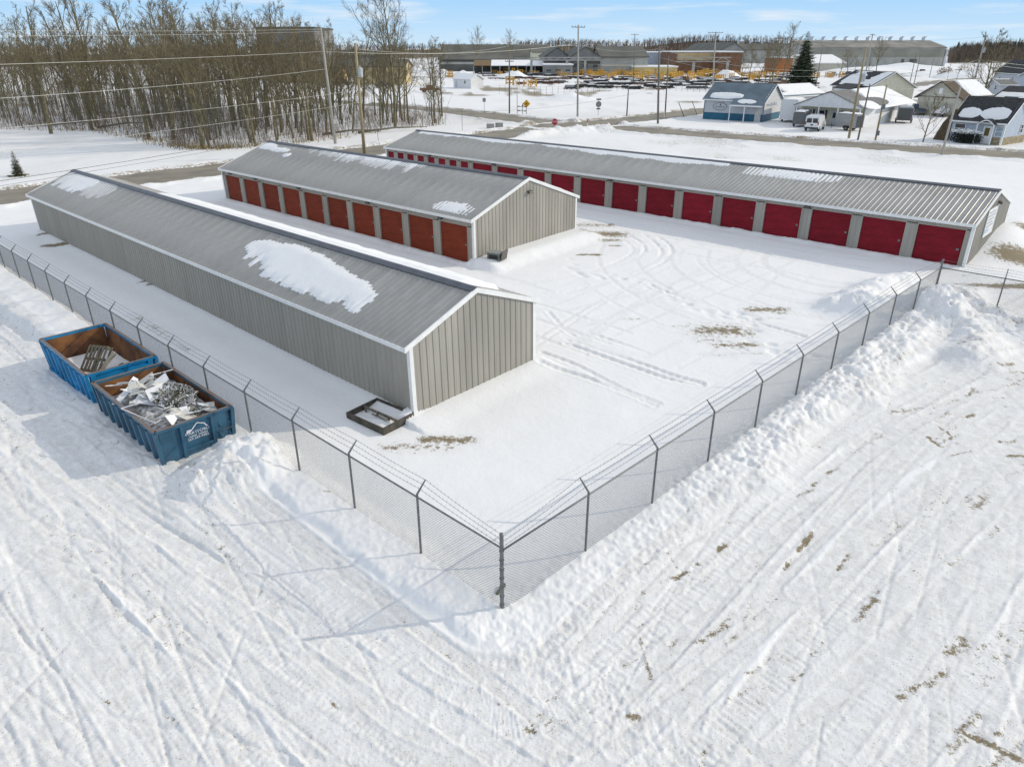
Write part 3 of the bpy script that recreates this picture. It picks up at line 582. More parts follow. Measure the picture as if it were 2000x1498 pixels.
# ---------------------------------------------------------------- chain link fences
M_wire = mat('chain_link_wire', (.23, .235, .235), .45, .5, .1, 9)
def fence(name, label, us, vs, arm, corner_first=False, rail_h=1.9, corner_last=False, brace=False, tall_posts=False):
    """posts at (us[i],vs[i]); arm: unit direction (world) the barbed wire arms lean towards"""
    P = [XY(u, v) for u, v in zip(us, vs)]; z = [float(gz(*p)) for p in P]; x0, y0 = P[0]
    R = thing(name, label, 'fence', (x0, y0, z[0])); n = len(P)
    loc = [Vector((p[0]-x0, p[1]-y0, zz-z[0])) for p, zz in zip(P, z)]; al = Vector((arm[0], arm[1], 0)); wires = [[], [], []]
    for i, p in enumerate(loc):
        end = (i == 0 and corner_first) or (i == n-1 and corner_last)
        if i == 0 and not corner_first: pass
        if end:
            mb = MB(); mb.cyl(0, 0, -.4, rail_h+.36, .048, 12); mb.tube([(0, 0, rail_h+.36), (0, 0, rail_h+.385)], [.052, .03], 12)
            for k in range(7): mb.cyl(0, 0, .22+k*.26, .245+k*.26, .06, 12)
            mb.obj('corner_post', M_galv, R, loc=p)
            for k in range(3): wires[k].append(p+Vector((0, 0, rail_h+.06+.14*k)))
        elif not (i == 0):
            mb = MB(); mb.cyl(0, 0, -.4, rail_h+.02, .032, 10); po = mb.obj('post', M_galv, R, loc=p)
            if tall_posts: mb = MB(); mb.cyl(0, 0, rail_h+.02, rail_h+.42, .02, 8); mb.obj('barb_arm', M_galv, po); dd = Vector((0, 0, 1))
            else:
                mb = MB(); a = al*.30+Vector((0, 0, .33)); s = Vector((-al.y, al.x, 0))*.018
                mb.tube([Vector((0, 0, rail_h-.03)), Vector((0, 0, rail_h+.05)), Vector((0, 0, rail_h+.02))+a], [.036, .03, .017], 8); mb.obj('barb_arm', M_galv, po); dd = None
            for k in range(3): wires[k].append(p+(Vector((0, 0, rail_h+.12+.13*k)) if tall_posts else Vector((0, 0, rail_h+.03))+(al*.30+Vector((0, 0, .33)))*(.36+.30*k)))
        else:
            for k in range(3): wires[k].append(p+Vector((0, 0, rail_h+.06+.14*k)))
    mb = MB(); mb.tube([p+Vector((0, 0, rail_h-.03)) for p in loc], .024, 8); mb.obj('top_rail', M_galv, R, True)
    for k in range(3):
        pts = []
        for a, b in zip(wires[k][:-1], wires[k][1:]):
            for t in (0, .25, .5, .75): pts.append(a.lerp(b, t)-Vector((0, 0, .03*4*t*(1-t))))
        pts.append(wires[k][-1]); mb = MB(); mb.tube(pts, .0045, 4)
        for a, b in zip(pts[:-1], pts[1:]):
            m_ = max(1, int((b-a).length/.13))
            for j in range(m_):
                c = a.lerp(b, (j+.5)/m_); mb.tube([c+Vector((.0, .0, -.025)), c+Vector((.012, .012, .025))], .004, 3, False)
        mb.obj('barbed_wire', M_wire, R)
    # woven wire: two sets of slanting strands
    mb = MB(); sp = .078
    for a, b in zip(loc[:-1], loc[1:]):
        e = b-a; Ln = Vector((e.x, e.y, 0)).length; e = e/Ln; nrm = Vector((-e.y, e.x, 0)).normalized(); zb, zt = .02, rail_h-.03
        for sg, off in ((1, .004), (-1, -.004)):
            t = -(zt-zb)
            while t < Ln:
                s0, s1 = t, t+(zt-zb); c0, c1 = max(0, s0), min(Ln, s1)
                if c1-c0 > .02:
                    q0, q1 = (c0-s0), (c1-s0)
                    za, zc = (zb+q0, zb+q1) if sg > 0 else (zt-q0, zt-q1)
                    p0 = a+e*c0+Vector((0, 0, za))+nrm*off; p1 = a+e*c1+Vector((0, 0, zc))+nrm*off; r = .0031
                    d = (p1-p0).normalized(); u_ = nrm*r; w_ = d.cross(nrm)*r
                    mb.add([p0+u_, p0-u_*.5+w_, p0-u_*.5-w_, p1+u_, p1-u_*.5+w_, p1-u_*.5-w_], [(0, 1, 4, 3), (1, 2, 5, 4), (2, 0, 3, 5)])
                t += sp
    mb.obj('wire_mesh', M_wire, R, kind='stuff')
    return R
aB = (B2[0], B2[1]); aA = (A2[0], A2[1])
us = [8.92]+[8.92+2.94*(k+1)-.02*k for k in range(16)]
fence('chain_link_fence', 'barbed chain link fence with corner post passing the blue skips', us, [9.15]*len(us), (aB[0], aB[1]), True)
vs = [9.15]+[9.15+2.94*(k+1) for k in range(9)]+[38.45]
fence('chain_link_fence', 'barbed chain link fence half buried in the plough bank at right', [8.85-.04*(v-9.2) for v in vs], vs, aA, False, corner_last=True)
fence('chain_link_fence', 'short chain link fence running off to the right beside the notice board shed', [7.68, 5.0, 2.1, -.8, -3.7], [38.45]*5, (0, 0), False, tall_posts=True)
# ---------------------------------------------------------------- roll off skips
def skip_mats(nm, c):
    m = mat(nm+'_paint', c, .45, .1, .16, 1.6, .15, 30); return m
M_rust = mat('rusty_skip_inside', (.24, .105, .035), .8, .1, 0, 1.9, .4, 25, col2=(.075, .032, .016))
M_rustrim = mat('worn_skip_rim', (.22, .12, .07), .7, .2, 0, 3.5, .2, 30, col2=(.16, .2, .23))
def skip(label, u0, v0, L, w, h, c, nm, z, near_style):
    x, y = XY(u0, v0); R = thing('roll_off_skip', label, 'dumpster', (x, y, z), -TH); m = skip_mats(nm, c); ta = .10
    # local x: 0 at the near end, -L at the far end; local y 0 near side, w fence side; walls lean out a little
    t = .05
    def wall(nm_, a, b, inw):
        mb = MB(); a, b, inw = Vector(a), Vector(b), Vector(inw); up = Vector((0, 0, h)); o = -inw*ta
        mb.cur = 0; mb.add([a, b, b+up+o, a+up+o], [(0, 1, 2, 3)]); mb.cur = 1; a2, b2 = a+inw*t, b+inw*t
        mb.add([a2, b2, b2+up+o, a2+up+o], [(3, 2, 1, 0)]); mb.cur = 1; mb.add([a+up+o, b+up+o, b2+up+o, a2+up+o], [(0, 1, 2, 3)])
        return mb.obj(nm_, [m, M_rust], R)
    wall('side_wall', (-L, 0, 0), (0, 0, 0), (0, 1, 0)); wall('end_wall', (0, 0, 0), (0, w, 0), (-1, 0, 0))
    wall('side_wall', (0, w, 0), (-L, w, 0), (0, -1, 0)); wall('end_wall', (-L, w, 0), (-L, 0, 0), (1, 0, 0))
    mb = MB(); mb.box(-L, 0, 0, w, -.02, .06); mb.obj('floor', M_rust, R)
    # top rim tubes
    for p, q in (((-L-ta-.03, -ta), (ta+.03, -ta)), ((-L-ta-.03, w+ta), (ta+.03, w+ta)), ((ta, -ta), (ta, w+ta)), ((-L-ta, -ta), (-L-ta, w+ta))):
        mb = MB(); a = Vector((*p, h-.03)); b = Vector((*q, h-.03)); d = (b-a).normalized(); s = Vector((-d.y, d.x, 0))*.06
        vs_ = [];
        for e in (a, b): vs_ += [e+s+Vector((0, 0, -.05)), e-s+Vector((0, 0, -.05)), e-s+Vector((0, 0, .05)), e+s+Vector((0, 0, .05))]
        mb.cur = 0; mb.add(vs_, [(0, 1, 5, 4), (1, 2, 6, 5), (3, 0, 4, 7), (0, 3, 2, 1), (4, 5, 6, 7)]); mb.cur = 1; mb.add([v+Vector((0, 0, .001)) for v in (vs_[3], vs_[2], vs_[6], vs_[7])], [(0, 1, 2, 3)])
        mb.obj('rim', [m, M_rustrim], R)
    # side ribs, folded channel outline
    for sg, y0 in ((-1, 0), (1, w)):
        for k in range(int(L/.62)):
            xx = -.42-k*.62; mb = MB(); a = y0; o = sg*(ta)
            vs_ = []
            for zz, oo in ((0., 0.), (h-.09, o*(h-.09)/h)): vs_ += [(xx-.11, a+oo, zz), (xx-.07, a+oo+sg*.10, zz), (xx+.07, a+oo+sg*.10, zz), (xx+.11, a+oo, zz)]
            mb.add(vs_, [(0, 1, 5, 4), (1, 2, 6, 5), (2, 3, 7, 6)] if sg < 0 else [(0, 4, 5, 1), (1, 5, 6, 2), (2, 6, 7, 3)]); mb.obj('rib', m, R)
        mb = MB(); mb.box(-L, 0, y0+(sg*.02 if sg > 0 else -.13), y0+(.13 if sg > 0 else -.02), -.06, .03); mb.obj('bottom_rail', m, R)
    for xx in (.035, -L-.035):
        for yy in (-.02, w+.02):
            mb = MB(); mb.tube([(xx, yy, -.1), (xx+(ta if xx > 0 else -ta), yy+(-ta if yy < 0 else ta), h-.04)], .085, 4); mb.obj('corner_post', m, R)
    sl = math.atan2(ta, h)
    if near_style == 'door':      # dark skip: ribbed tailgate with a printed house mark
        for yy in (w*.30, w*.74):
            mb = MB(); mb.prism([(0.0, 0), (.09, 0), (ta+.09, h-.08), (ta, h-.08)], 'y', yy-.055, yy+.055); mb.obj('door_rib', m, R)
        mb = MB(); mb.box(.02, .10, w*.30+.06, w*.74-.06, .22, .31); mb.obj('door_rail', m, R)
        for zz in (.18, .62):
            for s in (0, 1):
                mb = MB(); yb = w*.80+s*.34; mb.add([(.02, yb, zz), (.02, yb+.28, zz), (.05, yb+.03, zz+.34), (.12, yb+.12, zz+.08)], [(0, 1, 3), (1, 2, 3), (2, 0, 3)]); mb.obj('gusset', m, R)
        Mw = mat('white_decal', (.82, .82, .84), .5, var=.05); off = ta*.62+.012; yy = w*.52; rot = (math.pi/2-sl, 0, math.pi/2)
        def T(b, s, zz, sx=1.): return text('lettering', b, s, Mw, R, (.004+ta*zz/h+.003, yy, zz), rot, sx=sx, ext=.001)
        T('HARTFORD', .155, .80, 1.0); T('269-369-9602', .125, .585, 1.0)
        mb = MB(); r1 = [(-.24, .0), (.02, .26), (.26, .15), (.30, .06), (.36, .03)]
        for (a, b), (c, d) in zip(r1[:-1], r1[1:]):
            za, zc = .86+b, .86+d; fa, fc = ta*za/h+.012, ta*zc/h+.012; n2 = Vector((0, -(d-b), c-a)).normalized()*.017
            p, q = Vector((fa, yy+a, za)), Vector((fc, yy+c, zc)); mb.add([p-n2, q-n2, q+n2, p+n2], [(0, 1, 2, 3)])
        for a0, z0_, a1, z1_ in ((-.34, .90, -.20, .95), (-.36, .84, -.24, .90)): mb.add([(ta*.9/h*1.+.012, yy+a0, z0_), (ta*.9/h+.012, yy+a1, z0_), (ta*.9/h+.012, yy+a1, z1_), (ta*.9/h+.012, yy+a0, z1_)], [(0, 1, 2, 3)])
        for a0, a1 in ((-.30, -.04), (.02, .32)): mb.add([(ta*.69/h+.012, yy+a0, .675), (ta*.69/h+.012, yy+a1, .675), (ta*.70/h+.012, yy+a1, .70), (ta*.70/h+.012, yy+a0, .70)], [(0, 1, 2, 3)])
        mb.obj('house_mark', Mw, R)
        mb = MB(); mb.tube([(.16, w*.86, .60), (.17, w*.96, .57), (.18, w*1.03, .60)], .012, 5); mb.obj('latch_chain', M_galv, R)
    else:                         # bright skip: plain framed end with hinges and ladder
        for yy in (.12, w-.12):
            mb = MB(); mb.prism([(0.0, 0), (.07, 0), (ta+.07, h-.08), (ta, h-.08)], 'y', yy-.09, yy+.09); mb.obj('door_rib', m, R)
        mb = MB(); mb.box(.02, .09, .2, w-.2, .1, .24); mb.obj('door_rail', m, R); mb = MB(); mb.box(ta*.8, ta*.8+.08, .2, w-.2, h-.30, h-.20); mb.obj('door_rail', m, R)
        for zz in (.25, .6, .95):
            mb = MB(); mb.cyl(.06+ta*zz/h, w+.10, zz-.08, zz+.08, .045, 8); mb.obj('hinge', m, R)
        for zz in (.35, .7): mb = MB(); mb.tube([(-.95, -.19-ta*zz/h, zz), (-.28, -.19-ta*zz/h, zz)], .014, 6); mb.obj('ladder_rung', m, R)
    return R
K1 = skip('bright blue open skip holding a wooden pallet and snow', 27.62, 6.55, 5.0, 2.3, 1.25, (.010, .23, .48), 'bright_blue', -.12, 'plain')
K2 = skip('dark blue open skip piled with scrap boards and brush', 21.42, 6.5, 5.1, 2.3, 1.28, (.045, .135, .215), 'dark_blue', -.14, 'door')
bpy.context.view_layer.update()
def inside(R, name, label, cat, x, y, z, rot=(0, 0, 0), group=None):
    o = thing(name, label, cat); bpy.context.view_layer.update(); o.matrix_world = R.matrix_world @ Matrix.Translation((x, y, z)) @ Matrix.Rotation(rot[2], 4, 'Z') @ Matrix.Rotation(rot[1], 4, 'Y') @ Matrix.Rotation(rot[0], 4, 'X')
    if group: o['group'] = group
    return o
def heap(R, name, label, x0, x1, y0, y1, fn, m=M_snow, n=40):
    xs, ys = np.linspace(x0, x1, n), np.linspace(y0, y1, n); X, Y = np.meshgrid(xs, ys, indexing='ij'); Z = fn(X, Y); mb = MB()
    mb.add(np.stack([X.ravel(), Y.ravel(), Z.ravel()], 1).tolist(), [(i*n+j, (i+1)*n+j, (i+1)*n+j+1, i*n+j+1) for i in range(n-1) for j in range(n-1)])
    o = mb.obj(name, m, None, True, label=label, cat='snow' if m is M_snow else 'rubbish', kind='stuff'); o.matrix_world = R.matrix_world.copy(); return o
heap(K1, 'snow_heap', 'smooth snow covering the floor of the bright blue skip', -4.9, -.07, .07, 2.23, lambda X, Y: .22+.16*sst(-3, -.3, X)+.16*(fbm(X, Y, 4, 3)-.5)+.25*np.exp(-((X+1.2)/.9)**2-((Y-1.9)/.5)**2))
M_wood = mat('weathered_wood', (.20, .175, .12), .85, 0, .25, 6, .3, 40, streak=(.4, 4, 4))
pal = inside(K1, 'wooden_pallet', 'weathered wooden pallet lying tilted on the snow in the bright blue skip', 'pallet', -2.35, 1.05, .78, (.85, -.12, .30))
for k in range(3): mb = MB(); mb.box(-.60, .60, -.05+(k-1)*.5, .05+(k-1)*.5, .03, .15); mb.obj('bearer', M_wood, pal)
for k in range(6): mb = MB(); mb.box(-.6+k*.22, -.49+k*.22, -.56, .56, .155, .18); mb.obj('slat', M_wood, pal)
for k in (0, 3, 6): mb = MB(); mb.box(-.6+k*.19, -.48+k*.19, -.56, .56, .0, .025); mb.obj('slat', M_wood, pal)
bd = inside(K1, 'timber_offcut', 'thick pale timber offcut propped against the pallet', 'timber', -1.62, 1.1, .82, (.25, -.75, 1.25)); mb = MB(); mb.box(-.55, .55, -.09, .09, -.05, .05); mb.obj('beam', mat('pale_timber', (.42, .38, .29), .8, var=.2, scale=5, streak=(.4, 4, 4)), bd)
bg = inside(K1, 'rubbish_bag', 'crumpled black rubbish bag beside the pallet', 'bag', -1.55, 1.65, .42); mb = MB()
for i in range(7):
    for j in range(12): pass
pts = []
for i in range(8):
    for j in range(12):
        a, b = math.pi*i/7, 2*math.pi*j/12; rr = 1+.35*(random.random()-.5); pts.append((.42*math.sin(a)*math.cos(b)*rr, .34*math.sin(a)*math.sin(b)*rr, .2*math.cos(a)*rr))
mb.add(pts, [(i*12+j, (i+1)*12+j, (i+1)*12+(j+1) % 12, i*12+(j+1) % 12) for i in range(7) for j in range(12)]); mb.obj('body', mat('black_plastic', (.03, .032, .038), .3), bg)
# scrap in the dark skip
heap(K2, 'scrap_heap', 'mixed snowy grey scrap filling the dark blue skip', -5.0, -.07, .07, 2.23, lambda X, Y: .88+.26*np.exp(-((X+2.6)/1.5)**2-((Y-1.2)/.8)**2)+.28*(fbm(X*2.4, Y*2.4, 4, 8)-.5)-.25*sst(-4.2, -5, X), mat('snowy_scrap', (.74, .75, .77), .85, 0, 0, 6.5, .6, 12, col2=(.13, .12, .10)), 60)
M_board = mat('plasterboard', (.62, .60, .54), .8, var=.06); M_lami = mat('pale_laminate', (.72, .73, .75), .4, var=.05); M_grey = mat('grey_board', (.36, .37, .38), .7, var=.15)
def board(label, x, y, z, rot, poly, m, th=.02, nm='scrap_board', group=None):
    o = inside(K2, nm, label, 'board', x, y, z, rot, group); mb = MB(); mb.prism(poly, 'z', -th/2, th/2); mb.obj('sheet', m, o); return o
board('large beige triangular board at the far end of the dark skip', -4.0, 1.12, 1.28, (.30, -.28, .12), [(-.35, -.85), (.55, .25), (-.25, .62)], M_board)
board('grey white sheet leaning in the far corner of the dark skip', -4.35, 1.85, 1.22, (-.1, -.5, .2), [(-.5, -.55), (.45, -.5), (.35, .4), (-.3, .45)], M_lami)
board('white triangular sheet near the tailgate of the dark skip', -.72, .95, 1.2, (.16, .22, .5), [(-.45, -.4), (.5, -.25), (.1, .55)], M_lami)
board('long narrow white board lying across the near side of the dark skip', -3.6, .42, 1.24, (.1, .05, .75), [(-.12, -.75), (.12, -.75), (.12, .75), (-.12, .75)], M_lami)
board('white snow topped panel in the middle of the dark skip', -2.5, .72, 1.28, (.3, .3, .9), [(-.35, -.3), (.4, -.25), (.3, .35), (-.3, .3)], M_lami)
for k in range(52):
    r = random.random; n = random.choice([3, 4, 4]); s = .18+.42*r(); poly = [(s*math.cos(2*math.pi*i/n+r()*.7)*(.6+.6*r()), s*math.sin(2*math.pi*i/n+r()*.4)*.6) for i in range(n)]
    x = -4.7+4.4*r(); y = .25+1.75*r(); mm = random.choice([M_lami, M_grey, M_board, M_snow]); lab = 'small broken %s board %s of the dark skip' % ({'pale_laminate': 'white', 'grey_board': 'grey', 'plasterboard': 'beige', 'snow': 'snow covered'}[mm.name], 'at the far end' if x < -3.3 else 'in the middle' if x < -1.7 else 'at the tailgate end'); board(lab, x, y, 1.13+.26*math.exp(-((x+2.6)/1.5)**2-((y-1.2)/.8)**2)+.14*r(), (r()*1.1-.55, r()*1.1-.55, r()*6), poly, mm, .025, group='broken boards: '+lab)
fr = inside(K2, 'metal_frame', 'bent pale metal frame hanging over the near rim of the dark skip', 'frame', -1.55, .18, 1.34, (.12, .10, .25)); mb = MB()
for a, b in (((-.7, -.25), (.9, -.22)), ((.9, -.22), (.95, .55)), ((.95, .55), (.2, .5)), ((-.7, -.25), (-.3, .45))): mb.tube([(*a, 0), (*b, .03)], .017, 5)
mb.obj('bar', M_lami, fr)
rk = inside(K2, 'wire_rack', 'white wire shelf rack lying on the brush in the dark skip', 'wire rack', -1.75, 1.45, 1.42, (.12, .18, .65))
for i in range(9): mb = MB(); mb.tube([(-.55, -.4+i*.1, 0), (.55, -.4+i*.1, 0)], .008, 4); mb.obj('wire', M_white, rk)
for i in range(4): mb = MB(); mb.tube([(-.5+i*.33, -.42, .012), (-.5+i*.33, .42, .012)], .010, 4); mb.obj('cross_wire', M_white, rk)
def leaf_clump(mb, cx, cy, cz, rx, ry, rz, n, s, flat=.5):
    for _ in range(n):
        d = Vector((random.gauss(0, 1), random.gauss(0, 1), random.gauss(0, 1))).normalized(); r = random.random()**.45
        p = Vector((cx+d.x*rx*r, cy+d.y*ry*r, cz+d.z*rz*r)); a = Vector((random.gauss(0, 1), random.gauss(0, 1), random.gauss(0, flat))).normalized(); b = a.orthogonal().normalized(); q = random.uniform(.6, 1.3)*s
        mb.cur = 1 if random.random() < .30 else 0
        mb.add([p-a*q, p+b*q*.45, p+a*q, p-b*q*.45], [(0, 1, 2, 3)])
br = inside(K2, 'evergreen_brush', 'snow dusted heap of cut evergreen brush in the dark skip', 'brush', -2.0, 1.45, 1.22); mb = MB(); leaf_clump(mb, 0, 0, .05, .95, .68, .34, 3000, .055); leaf_clump(mb, -.6, -.35, .03, .5, .45, .22, 900, .04)
M_ever = mat('evergreen_leaf', (.15, .145, .075), .7, var=.3); mb.obj('twigs', [M_ever, M_snow], br)
br2 = inside(K2, 'evergreen_brush', 'small sprig of evergreen beside the tailgate of the dark skip', 'brush', -.55, 1.55, 1.15); mb = MB(); leaf_clump(mb, 0, 0, 0, .3, .35, .14, 420, .04); mb.obj('twigs', [M_ever, M_snow], br2)
heap(K2, 'snow_heap', 'white snow lump at the fence side corner of the dark skip', -1.5, -.1, 1.2, 2.22, lambda X, Y: .75+.42*np.exp(-((X+.7)/.42)**2-((Y-1.85)/.3)**2)+.1*(fbm(X*3, Y*3, 3, 1)-.5), M_snow, 18)
# ---------------------------------------------------------------- timber frame by the shed corner, utility box
x, y = XY(18.72, 13.05); g = gh(x, y); tr = thing('timber_frame_box', 'dark timber framed tray with cross boards lying at the nearest shed corner', 'frame', (x, y, g-.05), -TH+.06, None, .03, -.02)
M_tim = mat('dark_timber', (.085, .075, .058), .8, var=.25, scale=5); M_tim2 = mat('grey_timber', (.23, .20, .16), .8, var=.25, scale=5)
for a in ((-1.0, 1.0, -.72, -.66), (-1.0, 1.0, .66, .72)): mb = MB(); mb.box(*a, 0, .29); mb.obj('side_board', M_tim, tr)
for a in ((-1.0, -.94), (.94, 1.0)): mb = MB(); mb.box(*a, -.66, .66, 0, .285); mb.obj('side_board', M_tim, tr)
mb = MB(); mb.box(-.94, .94, -.66, .66, 0, .03); mb.obj('bottom_board', M_tim2, tr)
mb = MB(); mb.box(-.94, .9, .02, .07, .17, .26); mb.obj('cross_board', M_tim2, tr)
for xx in (-.8, -.15, .45): mb = MB(); mb.box(xx-.05, xx+.05, -.02, .02, .03, .3); mb.obj('upright', M_tim2, tr)
mb = MB(); mb.box(-.3, .5, -.14, -.09, .17, .2); mb.obj('cross_board', M_tim2, tr)
n = 16; mb = MB(); vs_ = [(-.93+1.86*i/(n-1), -.65+1.3*j/(n-1), .07+.06*math.sin(i*.5)*math.cos(j*.4)+.02*random.random()) for i in range(n) for j in range(n)]; mb.add(vs_, [(i*n+j, (i+1)*n+j, (i+1)*n+j+1, i*n+j+1) for i in range(n-1) for j in range(n-1)])
o = mb.obj('snow_fill', M_snow, None, True, label='drifted snow lying inside the dark timber tray', cat='snow', kind='stuff'); bpy.context.view_layer.update(); o.matrix_world = tr.matrix_world.copy()
x, y = XY(28.9, 29.35); g = gh(x, y); bx = thing('utility_box', 'green grey utility box with raised lid in the snow by the middle shed', 'box', (x, y, g-.06), -TH+.25)
M_box = mat('green_grey_plastic', (.13, .155, .14), .5)
mb = MB(); mb.box(-.42, .42, -.30, .30, 0, .42); mb.obj('body', M_box, bx); mb = MB(); mb.box(-.46, .46, -.34, .34, .42, .47); mb.obj('rim', mat('box_rim', (.27, .29, .28), .5), bx)
mb = MB(); mb.box(-.3, .3, -.315, -.30, .1, .32); mb.obj('grille', M_dark, bx); mb = MB(); mb.prism([(.5, .05), (.56, .05), (.66, .62), (.60, .64)], 'y', -.32, .32); mb.obj('lid', mat('box_lid', (.12, .11, .10), .6), bx)
x, y = XY(9.4, 9.6); st = thing('wood_stub', 'short wooden stub poking from the snow beside the corner post', 'wood', (x, y, gh(x, y)+.03), 1.1); mb = MB(); mb.box(-.2, .2, -.035, .035, -.03, .05); mb.obj('stick', M_wood, st)
# ---------------------------------------------------------------- utility poles and overhead lines
M_pole_l = mat('pale_pole_wood', (.42, .40, .36), .85, 0, .16, 4, .3, 30, streak=(6, 6, .3))
M_pole_t = mat('tan_pole_wood', (.38, .31, .18), .85, 0, .2, 4, .3, 30, streak=(6, 6, .3))
M_pole_g = mat('grey_pole_wood', (.20, .18, .155), .85, 0, .2, 4, .3, 30, streak=(6, 6, .3))
POLES = {}
def pole(key, px, py, top, m, label, arms=(), lean=0., r=.17, tr=None, boxes=(), yaw=.3):
    g = G(px, py); h = HT(px, py, top); R = thing('utility_pole', label, 'utility pole', (g.x, g.y, gh(g.x, g.y)-.1), 0, 'utility poles'); lx = lean*h
    def at(z): return Vector((lx*z/h, 0, z))
    mb = MB(); mb.tube([at(-.3), at(h*.5), at(h)], [r, r*.85, r*.66], 10); mb.obj('shaft', m, R, True)
    c, s = math.cos(yaw), math.sin(yaw)
    for (z, half) in arms:
        p = at(h-z); mb = MB(); mb.tube([p+Vector((-c*half, -s*half+.0, 0)), p+Vector((c*half, s*half, 0))], .075, 4); a = mb.obj('cross_arm', M_pole_g, R)
        for t in (-.92, -.45, .45, .92): mb = MB(); q = p+Vector((c*half*t, s*half*t, .05)); mb.tube([q, q+Vector((0, 0, .22))], [.05, .03], 6); mb.obj('insulator', M_galv, a)
    if tr:
        mb = MB(); p = at(h-tr); mb.tube([p+Vector((.34, -.1, -.5)), p+Vector((.34, -.1, .45)), p+Vector((.34, -.1, .5))], [.27, .27, .12], 12); mb.tube([p+Vector((.34, -.1, .5)), p+Vector((.34, -.1, .72))], .05, 6); mb.obj('transformer', mat('transformer_grey', (.50, .52, .54), .4), R)
    for z in boxes: p = at(z); mb = MB(); mb.box(p.x-.2, p.x+.2, -.36, -.14, z-.3, z+.3); mb.obj('meter_box', M_galv, R)
    POLES[key] = (R, h, lx); return R
def tip(key, dz=.3, dx=0.):
    R, h, lx = POLES[key]; z = h-dz; return Vector((R.location.x+lx*z/h+dx, R.location.y, R.location.z+z))
pole('L1', 655, 281, 54, M_pole_l, 'pale leaning utility pole left of the tan pole before the big tree', [(.25, .9)], -.026, .19)
pole('L2', 712, 300, 80, M_pole_t, 'tan utility pole with transformer behind the middle shed', [], .0, .2, 3.0)
pole('C1', 1128, 228, 48, M_pole_l, 'tall pale utility pole with cross arms at the road junction corner', [(.35, 1.25), (3.1, 1.2), (6.0, .8)], -.03, .19)
pole('C2', 995, 224, 84, M_pole_g, 'grey utility pole beside the yellow diamond sign', [(.2, .5), (3.2, .8)], .0, .15)
pole('C3', 1237, 165, 66, M_pole_g, 'dark utility pole with two arms before the factory hall', [(.2, 1.4), (1.6, 1.2)], -.04, .17)
pole('C4', 1285, 242, 89, M_pole_g, 'utility pole on the corner left of the blue roofed shop', [], -.07, .19)
pole('C5', 1299, 226, 108, M_pole_g, 'bent looking pole right behind the corner pole', [], -.03, .14)
pole('C6', 1224, 228, 168, M_pole_g, 'short bare pole beside the yellow hydrant', [], .0, .13)
pole('C7', 1391, 186, 62, M_pole_l, 'pale double arm pole rising behind the blue roofed shop', [(.2, 2.2), (2.6, 1.2)], -.06, .22)
pole('R1', 1657, 273, 92, M_pole_t, 'brown pole leaning right before the white porch shop', [], .0, .17, 3.6)
pole('R2', 1675, 276, 166, M_pole_g, 'thin grey pole beside the brown leaning pole', [], .02, .12)
pole('R3', 1709, 277, 166, M_pole_t, 'short tan pole with meter boxes right of the dark trailer', [], .0, .13, None, (1.1, 4.3))
pole('R4', 1838, 306, 172, M_pole_l, 'pale leaning pole standing before the grey cottage', [], .03, .13)
pole('R5', 1890, 212, 68, M_pole_l, 'tall pale pole with transformer leaning over the tan garage', [(.2, .6)], -.01, .19, 2.6)
pole('R6', 1686, 172, 66, M_pole_l, 'tall pale pole between the mill and the cream house', [(.3, .9)], -.02, .22)
pole('R7', 1534, 172, 72, M_pole_t, 'tan pole standing left of the big spruce', [(.2, 1.1)], -.04, .15)
for k, (a, b, c) in enumerate(((1774, 176, 104), (1782, 178, 108), (1815, 152, 105), (1592, 178, 88))): pole('f%d' % k, a, b, c, M_pole_g, ['thin dark pole left of the distant pickup', 'thin grey pole beside the distant pickup', 'thin dark pole right of the distant pickup', 'thin dark pole at the right edge of the spruce'][k], [], .0, .12)
pg = thing('utility_pole', 'utility pole at the near end of the left hand line', 'utility pole', (-46, 14, gh(-46, 14)), 0, 'utility poles'); mb = MB(); mb.tube([(0, 0, -.3), (0, 0, 12.6)], [.18, .13], 10); mb.obj('shaft', M_pole_t, pg); mb = MB(); mb.tube([(-.9, 0, 12.3), (.9, 0, 12.3)], .07, 4); mb.obj('cross_arm', M_pole_g, pg)
M_line_l = mat('pale_cable', (.62, .61, .56), .4, .3, .05); M_line_d = mat('dark_cable', (.05, .05, .05), .5)
def wire(a, b, sag, label, m=M_line_l, r=.022, n=14):
    a, b = Vector(a), Vector(b); mb = MB(); mb.tube([a.lerp(b, t/n)-Vector((0, 0, 4*sag*(t/n)*(1-t/n))) for t in range(n+1)], r, 4); o = mb.obj('overhead_wire', m, None, True, label=label, cat='overhead wire', group='overhead wires'); return o
PE = lambda z, dx=0.: Vector((-46+dx, 14, gh(-46, 14)+z))
